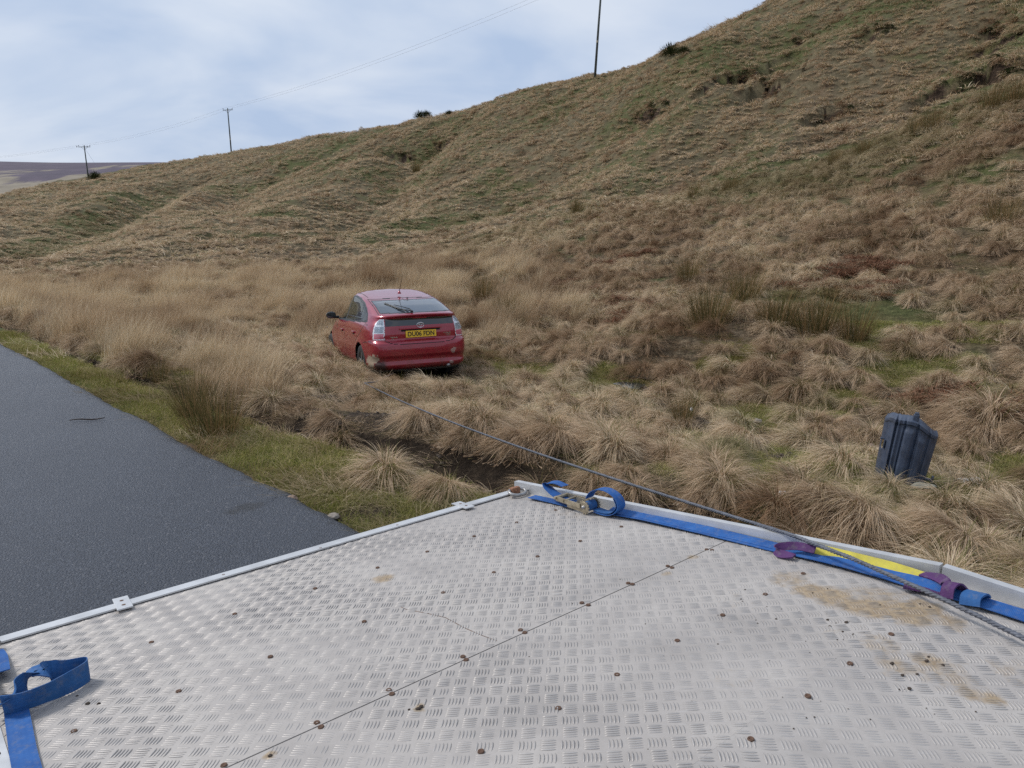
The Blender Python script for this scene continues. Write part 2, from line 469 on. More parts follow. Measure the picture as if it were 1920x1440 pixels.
TW = tps_fit(TX, CT[:, 2], 2e-4)
def tps(x, y):
    W = warp(np.asarray(x, float), np.asarray(y, float)); sh = W.shape[:-1]; W = W.reshape(-1, 2)
    o = np.empty(len(W)); n = len(TX)
    for a in range(0, len(W), 20000):
        q = W[a:a + 20000]
        d2 = ((q[:, None] - TX[None]) ** 2).sum(2)
        K = np.where(d2 > 1e-16, .5 * d2 * np.log(d2 + 1e-16), 0)
        o[a:a + 20000] = K @ TW[:n] + TW[n] + q @ TW[n + 1:]
    return o.reshape(sh)
def sstep(a, b, x):
    t = np.clip((np.asarray(x, float) - a) / (b - a), 0, 1); return t * t * (3 - 2 * t)
# value noise (numpy)
_perm = np.random.default_rng(3).random((256, 256))
def vnoise(x, y, s, seed=0):
    x = np.asarray(x, float) / s + seed * 17.3; y = np.asarray(y, float) / s + seed * 9.1
    xi = np.floor(x).astype(int); yi = np.floor(y).astype(int); fx = x - xi; fy = y - yi
    fx = fx * fx * (3 - 2 * fx); fy = fy * fy * (3 - 2 * fy)
    g = lambda a, b: _perm[a & 255, b & 255]
    return ((g(xi, yi) * (1 - fx) + g(xi + 1, yi) * fx) * (1 - fy) + (g(xi, yi + 1) * (1 - fx) + g(xi + 1, yi + 1) * fx) * fy) - .5
SP_OFF = [-8, -5.6, -.2, 0, .25, 1.0, 1.25, 1.5, 1.95, 2.15, 2.4, 2.9, 3.6, 4.6, 6.5]
SP_Z = [-.25, -.10, -.02, -.035, -.03, -.09, -.22, -.78, -.84, -.50, -.30, -.22, -.42, -.62, -.8]
def offw(x, y):
    off, s = off_s(x, y)
    k = np.interp(s, [3.0, 5.0, 7.5, 12], [1.05, .95, .60, .42])
    t = sstep(1.2, 5.0, off)
    return np.where(off > 0, off / k * (1 - t) + off * t, off), s
def base_z(x, y):
    x = np.asarray(x, float); y = np.asarray(y, float)
    off, s = offw(x, y)
    wob = off + .22 * vnoise(s, s * 0, 1.6, 2) * sstep(.6, 1.4, off)
    zn = np.interp(wob, SP_OFF, SP_Z)
    t = sstep(2.6, 5.2, off)
    zf = tps(x, y)
    t2 = sstep(-7, -16, off)
    return zn * (1 - t) * (1 - t2) + zf * np.maximum(t, t2)
SCARS = [  # eroded peat steps on the hillside: pixel polylines and depth
    ([(1335, 140), (1380, 118), (1412, 112), (1440, 135), (1470, 142)], 1.1), ([(1740, 150), (1800, 132), (1860, 108), (1920, 103), (1990, 98)], 1.2),
    ([(1190, 192), (1255, 180)], .6), ([(1830, 56), (1880, 45), (1930, 42)], .7), ([(735, 275), (775, 263)], .8), ([(815, 245), (848, 238)], .6),
    ([(1780, 160), (1820, 155)], .5), ([(1550, 192), (1590, 186)], .5), ([(1610, 78), (1655, 70)], .5), ([(30, 458), (95, 440)], .7), ([(0, 475), (45, 462)], .6), ([(1500, 48), (1545, 42)], .4), ([(1850, 30), (1905, 24)], .5), ([(1330, 155), (1290, 175)], .4), ([(660, 248), (680, 246)], .4)]
def march(px, py, far=200):
    r = ray(px, py); r = r / r[1]
    Y = np.geomspace(3, far, 900)
    P = CAM + r[None] * Y[:, None]
    h = P[:, 2] - base_z(P[:, 0], P[:, 1])
    i = np.argmax(h < 0)
    if not (h < 0).any(): i = len(Y) - 1
    if i > 0 and (h < 0).any():
        t = h[i - 1] / (h[i - 1] - h[i] + 1e-9); return P[i - 1] * (1 - t) + P[i] * t
    return P[i]
scar_seg = []
for poly, dep in SCARS:
    pts = [march(*q)[:2] for q in poly]
    for a, b in zip(pts[:-1], pts[1:]): scar_seg.append((a, b, dep))
def spots(lst):
    return [(march(px, py)[:2], r) for px, py, r in lst]
MUD = spots([(450, 640, .55), (478, 668, .5), (520, 655, .35), (380, 650, .3), (640, 755, .45), (690, 790, .4), (600, 790, .3), (985, 745, .45), (950, 738, .3), (930, 715, .35), (1210, 738, .35), (1190, 728, .3), (1030, 765, .25), (1290, 790, .3), (1000, 800, .2),
             (1490, 885, .35), (1510, 915, .3), (1460, 850, .25), (1640, 975, .25), (1530, 940, .2), (800, 888, .15), (470, 610, .3), (860, 690, .35), (700, 960, .2), (640, 970, .12), (330, 640, .25), (905, 745, .25)])
GREEN = spots([(930, 440, 6), (820, 405, 7), (1000, 420, 6), (760, 330, 5), (900, 350, 4), (1560, 330, 4), (1700, 250, 4), (1640, 300, 4), (1450, 330, 4), (1800, 200, 3), (1350, 350, 3.5), (620, 415, 3),
               (1750, 690, .7), (1680, 700, .45), (1850, 620, .5), (1600, 650, .3), (1430, 780, .5), (1350, 690, .5), (1120, 700, .5), (1150, 730, .6), (1700, 870, .5), (1730, 930, .5), (1620, 900, .4),
               (1500, 850, .5), (1380, 860, .5), (1450, 905, .5), (1560, 870, .3), (1880, 740, .5), (1900, 890, .4), (1080, 755, .4), (1560, 740, .4), (150, 400, 8), (60, 430, 6), (700, 225, 7), (600, 275, 8), (300, 360, 10), (1920, 60, 4), (1650, 40, 4),
               (1820, 330, 1.5), (1500, 560, 1), (1650, 600, 1), (1000, 700, .5), (880, 470, 3)])
def spotf(lst, x, y):
    f = np.zeros(np.shape(x))
    for (c, r) in lst:
        d = np.sqrt((x - c[0]) ** 2 + (y - c[1]) ** 2) / r
        d = d * (1 + .5 * vnoise(x, y, .45, 27))
        f = np.maximum(f, np.clip(1.3 - d, 0, 1))
    return f
GULLY = []
for poly, dep_, wd_ in (([(800, 262), (745, 320), (690, 370), (640, 415)], 2.2, 4.5), ([(330, 345), (200, 400), (90, 440), (0, 470)], 2.0, 5.0), ([(600, 300), (450, 340), (330, 400)], 1.4, 6.0), ([(1180, 240), (1000, 330), (900, 400)], .9, 5.0),
                       ([(1500, 60), (1380, 200), (1280, 330)], .8, 4.0), ([(1250, 60), (1150, 200), (1060, 340)], .7, 5.0), ([(1800, 60), (1650, 180), (1560, 280)], .7, 3.5)):
    p_ = [march(*q)[:2] for q in poly]
    for a, b in zip(p_[:-1], p_[1:]): GULLY.append((a, b, dep_, wd_))
def gullies(x, y):
    g_ = np.zeros(np.shape(x))
    for a, b, dep_, wd_ in GULLY:
        ab = b - a; t = np.clip(((x - a[0]) * ab[0] + (y - a[1]) * ab[1]) / (ab @ ab), 0, 1)
        d = np.hypot(x - a[0] - t * ab[0], y - a[1] - t * ab[1])
        g_ = np.maximum(g_, dep_ * np.exp(-(d / wd_) ** 2))
    return g_
def masks(x, y):
    off, s = offw(x, y)
    mud = spotf(MUD, x, y)
    mud = np.maximum(mud, .95 * sstep(1.2, 1.45, off) * sstep(2.5, 2.2, off))
    green = spotf(GREEN, x, y) * (.80 - .45 * sstep(16, 30, np.hypot(x, y))) + .33 + (.45 * vnoise(x, y, 1.3, 25) + .3 * vnoise(x, y, .5, 26)) * sstep(24, 18, np.hypot(x, y)) + (.5 * vnoise(x, y, 7, 5) + .35 * vnoise(x, y, 2.2, 15) + .02) * sstep(20, 40, np.hypot(x, y))
    verge = sstep(0.0, .15, off) * sstep(1.45, 1.15, off)
    green = np.maximum(green, verge * (.75 + .5 * vnoise(x, y, .5, 8)))
    return mud, green, verge
def scars(x, y):
    dz = np.zeros(np.shape(x)); soil = np.zeros(np.shape(x))
    for a, b, dep in scar_seg:
        ab = b - a; L2 = ab @ ab
        t = ((x - a[0]) * ab[0] + (y - a[1]) * ab[1]) / L2
        tc_ = np.clip(t, 0, 1)
        dx = x - (a[0] + tc_ * ab[0]); dy = y - (a[1] + tc_ * ab[1])
        d = np.sqrt(dx * dx + dy * dy) + .5 * vnoise(x, y, 1.2, 4)
        near = np.where(y < a[1] + tc_ * ab[1], 1.0, -1.0)       # downhill side faces the camera
        sd_ = d * near
        endf = np.clip((1.3 - np.abs(t - .5) * 1.6) * (1.0 + 1.2 * vnoise(x, y, 1.5, 33)), 0, 1)
        cut = -1.35 * dep * sstep(-.1, .35, sd_) * sstep(4.5, 1.0, sd_) * endf
        dz = np.minimum(dz, cut)
        soil = np.maximum(soil, sstep(-.15, .1, sd_) * sstep(.8, .25, sd_) * endf)
    return dz, soil
def ground_z(x, y, detail=True):
    z = base_z(x, y)
    x = np.asarray(x, float); y = np.asarray(y, float)
    off, s = off_s(x, y)
    r = np.sqrt(x * x + y * y)
    k = sstep(.1, 3.0, off)
    z = z + k * (.10 * vnoise(x, y, .8, 1) + .16 * vnoise(x, y, 2.1, 2)) + sstep(.05, .3, off) * .025 * vnoise(x, y, .22, 3)
    far = sstep(24, 50, r)
    z = z + far * (.40 * vnoise(x, y, 2.6, 6) + .42 * vnoise(x * 1.0, y, 1.15, 7) + 1.1 * vnoise(x, y, 9, 9) + 2.6 * sstep(45, 90, r) * sstep(150, 110, r) * (np.abs(vnoise(x + .35 * y, y * .3, 10, 19)) - .2))
    dz, _ = scars(x, y)
    return z + dz - gullies(x, y) * sstep(24, 45, r)

# polar grid round the viewer, finest where it is seen
az = np.radians(np.r_[np.arange(-180, -52, 4.0), np.arange(-52, 52.01, 0.17), np.arange(56, 180, 4.0)])
rr = np.r_[[0.2, .6, 1.0], np.geomspace(1.3, 420, 560)]
A_, R_ = np.meshgrid(az, rr)
gx, gy = R_ * np.sin(A_), R_ * np.cos(A_)
gz = ground_z(gx, gy)
offg, _ = off_s(gx, gy)
gz = np.where((offg < -.05) & (offg > -5.5), gz - .05, gz)      # bed under the road
nr, na = gx.shape
I = np.arange(nr * na).reshape(nr, na)
Q = np.stack([I[:-1, :-1], I[:-1, 1:], I[1:, 1:], I[1:, :-1]], -1).reshape(-1, 4)
Qw = np.stack([I[:-1, -1], I[:-1, 0], I[1:, 0], I[1:, -1]], -1)
me = npmesh('ground', np.c_[gx.ravel(), gy.ravel(), gz.ravel()], np.r_[Q, Qw][:, ::-1], M['ground'])
mud_, green_, verge_ = masks(gx.ravel(), gy.ravel())
_, soil_ = scars(gx.ravel(), gy.ravel())
fattr(me, 'hill', sstep(30, 60, np.hypot(gx, gy)).ravel() * .75); fattr(me, 'mud', mud_); fattr(me, 'green', green_); fattr(me, 'soil', soil_)
ground = link('ground', me); tag(ground, kind='structure')

# ------------------------------------------------------------------ road
def road():
    ss = np.r_[np.arange(-16, 22, .05), np.arange(22, 90, .8)]
    oo = np.r_[np.arange(-5.4, -.6, .3), np.arange(-.6, .001, .05)]
    Sg, Og = np.meshgrid(ss, oo)
    edge = .05 * vnoise(ss, ss * 0, .35, 11) + .035 * vnoise(ss, ss * 0, .09, 12) + .08 * vnoise(ss, ss * 0, 2.2, 13) + .02
    Oe = Og + edge[None] * sstep(-.6, 0, Og)
    X = (Oe + 3.37 / math.sqrt(2) - Sg) / math.sqrt(2); Y = (Oe + 3.37 / math.sqrt(2) + Sg) / math.sqrt(2)
    Z = .012 + .03 * np.sin((Oe + 5.4) / 5.4 * math.pi) + .012 * vnoise(X, Y, .12, 5) * sstep(-.25, 0, Og) - .03 * sstep(-.03, .0, Og)
    n0, n1_ = X.shape; I = np.arange(n0 * n1_).reshape(n0, n1_)
    Q = np.stack([I[:-1, :-1], I[:-1, 1:], I[1:, 1:], I[1:, :-1]], -1).reshape(-1, 4)
    me = npmesh('road', np.c_[X.ravel(), Y.ravel(), Z.ravel()], Q[:, ::-1], M['road'])
    c = [march(462, 962)[:2], march(440, 970)[:2], march(485, 955)[:2]]
    d = .62 * spotf([(c[0], .14), (c[1], .10), (c[2], .08)], X.ravel(), Y.ravel())
    d = np.maximum(d, .55 * sstep(-.18, -.02, Og.ravel()))
    fattr(me, 'damp', d)
    tag(link('road', me), kind='structure')
road()

# ------------------------------------------------------------------ far moor
def far_hill():
    m, nt, b, o = mat('heather_moor'); g = G(nt); P = g.obj()
    n = g.noise(g.map(P, (1, .35, 2.2)), .0075, 8, .6, .8); n2 = g.noise(P, .03, 6, .6)
    n3 = g.noise(g.map(P, (1.0, 1, 3.0)), .0035, 5, .6, .4)
    sp = g.n('ShaderNodeSeparateXYZ'); g.l(P, sp.inputs[0])
    hf = g.math('ADD', g.math('ADD', g.math('MULTIPLY', n, .7), g.math('MULTIPLY', n3, .5)), g.math('MULTIPLY', g.math('SUBTRACT', sp.outputs[2], 28), .0035))
    c = g.mix(g.ramp(hf, [(.635, 0.0), (.675, 1.0)]), g.ramp(n2, [(.3, (.17, .14, .10)), (.7, (.28, .235, .17))]), g.ramp(n2, [(.3, (.055, .042, .062)), (.7, (.095, .07, .095))]))
    c = g.mix(g.math('MULTIPLY', g.ramp(sp.outputs[2], [(0, 1.0), (.001, 0.0)]), .5), c, (.18, .12, .11))
    g.l(c, b.inputs['Base Color']); b.inputs['Roughness'].default_value = .95
    xs = np.linspace(-2200, 1500, 260); ys = np.linspace(420, 2600, 120)
    X, Y = np.meshgrid(xs, ys)
    t = sstep(500, 1500, Y)
    H = 80 + 8 * vnoise(X, Y, 900, 2) + 5 * vnoise(X, Y, 300, 3)
    H = H - .022 * np.clip(X + 1050, -600, 700)
    Z = -25 + (H + 22) * t + 10 * t * (1 - t) * 4 * vnoise(X, Y, 260, 4) + 5 * vnoise(X, Y, 90, 6) * t * (1 - t) * 2 - 60 * sstep(1700, 2600, Y)
    n0, n1_ = X.shape; I = np.arange(n0 * n1_).reshape(n0, n1_)
    Q = np.stack([I[:-1, :-1], I[:-1, 1:], I[1:, 1:], I[1:, :-1]], -1).reshape(-1, 4)
    tag(link('far_hill', npmesh('far_hill', np.c_[X.ravel(), Y.ravel(), Z.ravel()], Q, m)), kind='structure')
    # valley floor out to the horizon
    xs = np.linspace(-9000, 9000, 30); ys = np.linspace(-9000, 9000, 30); X, Y = np.meshgrid(xs, ys); I = np.arange(900).reshape(30, 30)
    Q = np.stack([I[:-1, :-1], I[:-1, 1:], I[1:, 1:], I[1:, :-1]], -1).reshape(-1, 4)
    tag(link('terrain', npmesh('terrain', np.c_[X.ravel(), Y.ravel(), X.ravel() * 0 - 30], Q, m)), kind='structure')
far_hill()

# ------------------------------------------------------------------ vegetation prototypes
def blades(n, fn, seg=4):
    """fn(i) -> (base xyz, dir xy angle, length, width, lean0, droop, bl) ; returns arrays"""
    V = []; Fq = []; BL = []; b0 = 0
    for i in range(n):
        bx, by, bz, ang, ln, wd, lean, droop, bl = fn(i)
        d = np.array([math.cos(ang), math.sin(ang), 0.0]); side0 = np.array([-d[1], d[0], 0.0])
        tw = random.uniform(-.9, .9)
        side = side0 * math.cos(tw) + np.array([0, 0, 1.0]) * math.sin(tw) * .5 + d * math.sin(tw) * .6
        p = np.array([bx, by, bz]); th = lean; curl = random.uniform(-.5, .5)
        for k in range(seg + 1):
            t = k / seg
            w_ = wd * (1 - t ** 1.6 * .9) * .5
            V.append(p - side * w_); V.append(p + side * w_); BL += [bl, bl]
            if k < seg:
                th += droop / seg
                th2 = min(th, 2.2)
                dd = d * math.sin(th2) + np.array([0, 0, math.cos(th2)]) + side0 * curl * t * .35
                p = p + dd * (ln / seg)
                Fq.append((b0 + 2 * k, b0 + 2 * k + 1, b0 + 2 * k + 3, b0 + 2 * k + 2))
        b0 += 2 * (seg + 1)
    return np.array(V), np.array(Fq), np.array(BL)
def proto(name, n, fn, m, seg=4, zclip=None):
    V, Fq, BL = blades(n, fn, seg)
    if zclip is not None: V[:, 2] = np.maximum(V[:, 2], zclip + .02 * rng.random(len(V)))
    me = npmesh(name, V, Fq, m, smooth=False)
    fattr(me, 'bl', BL)
    return me
U = random.uniform; NG = random.gauss
def tussock_fn(R=.10, L=.45, comb=.6, wd=.0045, grn=.12, lean=.35, droop=1.7):
    def fn(i):
        a = U(0, 6.283); r = R * math.sqrt(random.random())
        bx, by = r * math.cos(a), r * math.sin(a)
        an = math.atan2(math.sin(a) * 1.0, math.cos(a) + comb * 1.2) if random.random() < .8 else U(0, 6.283)
        inner = random.random() < grn
        ln = L * U(.55, 1.15) * (.6 if inner else 1)
        return bx, by, -.02, an, ln, wd * U(.7, 1.3), lean * U(.1, 1.3) + .5 * r / R * .6, droop * U(.5, 1.2) * (.5 if inner else 1), U(0, .16) if inner else min(1, max(.2, NG(.55, .22)))
    return fn
def dome_fn(R=.15, H=.13, L=.40, comb=.5, wd=.0034, grn=.1, seed=0):
    def fn(i):
        a = U(0, 6.283); q = random.random() ** .6            # 0 top, 1 rim
        r = R * q; bx, by = r * math.cos(a), r * math.sin(a); bz = H * math.sqrt(max(0, 1 - q * q)) - .03
        an = math.atan2(math.sin(a), math.cos(a) + comb * 1.6 * (1.1 - q))
        g_ = random.random() < grn
        if g_: return bx, by, bz, an, L * U(.3, .7), wd * 1.1, U(.1, .9), U(.2, .9), U(0, .15)
        clump = math.sin(a * 5 + seed) * .5 + math.sin(a * 11 + seed * 2) * .3
        return bx, by, bz, an + .25 * math.sin(a * 7 + seed), L * U(.45, 1.12), wd * U(.7, 1.35), .25 + 1.0 * q * U(.7, 1.2), U(.9, 2.2), min(1, max(.18, NG(.56 + .12 * clump, .2)))
    return fn
def tall_fn(R=.16, L=.6, wd=.004):
    def fn(i):
        a = U(0, 6.283); r = R * math.sqrt(random.random())
        return r * math.cos(a), r * math.sin(a), -.02, NG(0, .9), L * U(.45, 1.1), wd * U(.6, 1.2), U(.05, .45), U(.1, .9), min(1, max(.05, NG(.55, .25)))
    return fn
def rush_fn(R=.16, L=.65, wd=.0045):
    def fn(i):
        a = U(0, 6.283); r = R * math.sqrt(random.random())
        return r * math.cos(a), r * math.sin(a), -.02, a + NG(0, .4), L * U(.5, 1.1), wd * U(.7, 1.3), .05 + .45 * r / R * U(.4, 1.2), U(-.05, .35), min(1, max(0, NG(.42, .25)))
    return fn
def turf_fn(R=.2, L=.07, wd=.003, dry=.2):
    def fn(i):
        a = U(0, 6.283); r = R * math.sqrt(random.random()) * U(.7, 1.1)
        bl = min(1, max(.72, NG(.9, .1))) if random.random() < dry else min(.72, max(0, NG(.38, .2)))
        return r * math.cos(a), r * math.sin(a), -.01, U(0, 6.283), L * U(.5, 1.3), wd * U(.7, 1.3), U(.1, .9), U(.2, 1.3), bl
    return fn
def mat_fn(R=.28, L=.34, wd=.004, grn=.12, spread=.7):
    def fn(i):
        a = U(0, 6.283); r = R * math.sqrt(random.random())
        g_ = random.random() < grn
        return r * math.cos(a), r * math.sin(a), U(-.01, .03), NG(0, spread), L * U(.35, 1.1) * (.5 if g_ else 1), wd * U(.7, 1.3), U(.55, 1.15), U(.5, 1.1), U(0, .15) if g_ else min(1, max(.17, NG(.5, .22)))
    return fn
P_ = {}
P_['tussock'] = [proto('tussock', 980, dome_fn(.17 + .012 * k, .17, .25 + .02 * k, [.5, 1.0, 1.6, .8, 1.3, .4][k], grn=[.1, .14, .05, .25, .04, .12][k], seed=k), M['straw'], 5, -.04) for k in range(6)]
P_['mat'] = [proto('mat', 130, mat_fn(.24, .28, grn=g_), M['straw'], 4, -.01) for g_ in (.08, .4, .2)]
P_['tall'] = [proto('tall', 150, tall_fn(), M['tall'], 4) for k in range(3)]
P_['rush'] = [proto('rush', int(n_ * 1.2), rush_fn(R_k, L_k), M['rush'], 4) for n_, R_k, L_k in ((330, .15, .62), (420, .22, .55), (260, .13, .72))]
P_['turf'] = [proto('turf', 260, turf_fn(dry=d_), M['turf'], 3) for d_ in (.15, .35, .6)]
P_['hill'] = [proto('hill_dome', 110, dome_fn(.21, .20, .30, c_, .022, g_, k), M['straw'], 4, -.05) for k, (c_, g_) in enumerate(((1.0, .08), (1.5, .3), (.7, .15), (1.3, .05)))] + [proto('hill', 46, mat_fn(.42, .62, .032, g_, .55), M['straw'], 3, -.02) for g_ in (.05, .25)] + \
             [proto('hill_tuft', 60, tussock_fn(.18, .62, .9, .028, .1), M['straw'], 4, -.02)]
P_['bank'] = [proto('bank', 160, dome_fn(.2, .22, .16, .3, .03, 0), M['gorse'], 3, -.05)]
P_['bracken'] = [proto('bracken', 200, mat_fn(.25, .2, .012, 0, 3.0), M['bracken'], 3)]

# ------------------------------------------------------------------ scattering
def points_object(name, meshes, P, rotz, scl, tint, grn, label=None, tilt=None):
    """one 'stuff' object per prototype mesh: geometry nodes put the prototype on every point"""
    idx = rng.integers(0, len(meshes), len(P))
    for k, pm in enumerate(meshes):
        s = idx == k
        if not s.any(): continue
        p = P[s]
        me = bpy.data.meshes.new(name + '_points')
        me.vertices.add(len(p)); me.vertices.foreach_set('co', p.astype(np.float32).ravel())
        rot = np.zeros((len(p), 3), np.float32); rot[:, 2] = rotz[s]
        if tilt is not None: rot[:, :2] = tilt[s]
        a = me.attributes.new('rot', 'FLOAT_VECTOR', 'POINT'); a.data.foreach_set('vector', rot.ravel())
        a = me.attributes.new('scl', 'FLOAT_VECTOR', 'POINT'); a.data.foreach_set('vector', scl[s].astype(np.float32).ravel())
        fattr(me, 'tint', tint[s]); fattr(me, 'grn', grn[s])
        po = bpy.data.objects.new(name + '_source', pm)
        ng = bpy.data.node_groups.new(name, 'GeometryNodeTree')
        ng.interface.new_socket('Geometry', in_out='INPUT', socket_type='NodeSocketGeometry')
        ng.interface.new_socket('Geometry', in_out='OUTPUT', socket_type='NodeSocketGeometry')
        gi = ng.nodes.new('NodeGroupInput'); go = ng.nodes.new('NodeGroupOutput')
        m2p = ng.nodes.new('GeometryNodeMeshToPoints')
        oi = ng.nodes.new('GeometryNodeObjectInfo'); oi.inputs['Object'].default_value = po; oi.inputs['As Instance'].default_value = True
        ip = ng.nodes.new('GeometryNodeInstanceOnPoints')
        ra = ng.nodes.new('GeometryNodeInputNamedAttribute'); ra.data_type = 'FLOAT_VECTOR'; ra.inputs[0].default_value = 'rot'
        sa = ng.nodes.new('GeometryNodeInputNamedAttribute'); sa.data_type = 'FLOAT_VECTOR'; sa.inputs[0].default_value = 'scl'
        lk = ng.links.new
        lk(gi.outputs[0], m2p.inputs['Mesh']); lk(m2p.outputs[0], ip.inputs['Points'])
        lk(oi.outputs['Geometry'], ip.inputs['Instance']); lk(ra.outputs[0], ip.inputs['Rotation']); lk(sa.outputs[0], ip.inputs['Scale'])
        lk(ip.outputs[0], go.inputs[0])
        o = link(name, me); md = o.modifiers.new('scatter', 'NODES'); md.node_group = ng
        tag(o, label, kind='stuff')

# car pose, used to keep grass out of the body
CAR_LOC = np.array([-1.79, 12.75, CAMZ - 2.972]); CAR_RZ = math.radians(24.2); CAR_RX = math.radians(-5.0); CAR_RY = math.radians(.6)
def in_car(x, y, m=.05, mr=.22):
    dx, dy = x - CAR_LOC[0], y - CAR_LOC[1]
    a = dx * math.cos(CAR_RZ) + dy * math.sin(CAR_RZ); b = -dx * math.sin(CAR_RZ) + dy * math.cos(CAR_RZ)
    return (np.abs(a) < .82 + m) & (b > -.85 - mr) & (b < 3.6 + m)
def in_truck(x, y, m=.1):
    dx, dy = x - O1[0], y - O1[1]
    e1 = E1[:2] / np.linalg.norm(E1[:2]); e2 = E2[:2] / np.linalg.norm(E2[:2])
    u = dx * e1[0] + dy * e1[1]; v = dx * e2[0] + dy * e2[1]
    return (u > -.2 - m) & (u < 2.52 + m) & (v < 3.04 + m)
DEB = march(1684, 910)
def jit(sp, rmin, rmax, azm=54, azn=-45):
    n = int(rmax / sp) + 2
    X, Y = np.meshgrid(np.arange(-n, n + 1) * sp, np.arange(0, n + 1) * sp)
    x = X.ravel() + rng.uniform(-.5, .5, X.size) * sp; y = Y.ravel() + rng.uniform(-.5, .5, X.size) * sp
    r = np.hypot(x, y); a = np.degrees(np.arctan2(x, y))
    k = (r > rmin) & (r <= rmax) & (a < azm) & (a > azn)
    x, y = x[k], y[k]
    k = ~in_car(x, y) & ~in_truck(x, y) & (np.hypot(x - DEB[0], y - DEB[1] + .15) > .34)
    return x[k], y[k]
def mk(name, kind, x, y, smin, smax, label, comb=math.radians(200), jitter=.8, zoff=0.0, hs=1.0, gk=1.0, tadd=0.0, clump=0.0):
    z = ground_z(x, y) + zoff
    mud, green, verge = masks(x, y)
    n = len(x)
    sc = rng.uniform(smin, smax, n)
    if clump: sc = sc * np.clip(1 + clump * vnoise(x, y, .9, 61) + .5 * clump * vnoise(x, y, .35, 62), .35, 1.7)
    scl = np.c_[sc, sc, sc * rng.uniform(.8, 1.2, n) * hs]
    tint = np.clip(.61 + tadd + .9 * vnoise(x, y, 2.0, 21) + .5 * vnoise(x, y, .6, 22) + rng.normal(0, .22, n), 0, 1)
    grn = np.clip((green - .45) * 1.5 * gk + rng.normal(0, .10, n), 0, 1)
    rot = comb + rng.normal(0, jitter, n)
    points_object(name, P_[kind], np.c_[x, y, z], rot, scl, tint, grn, label)

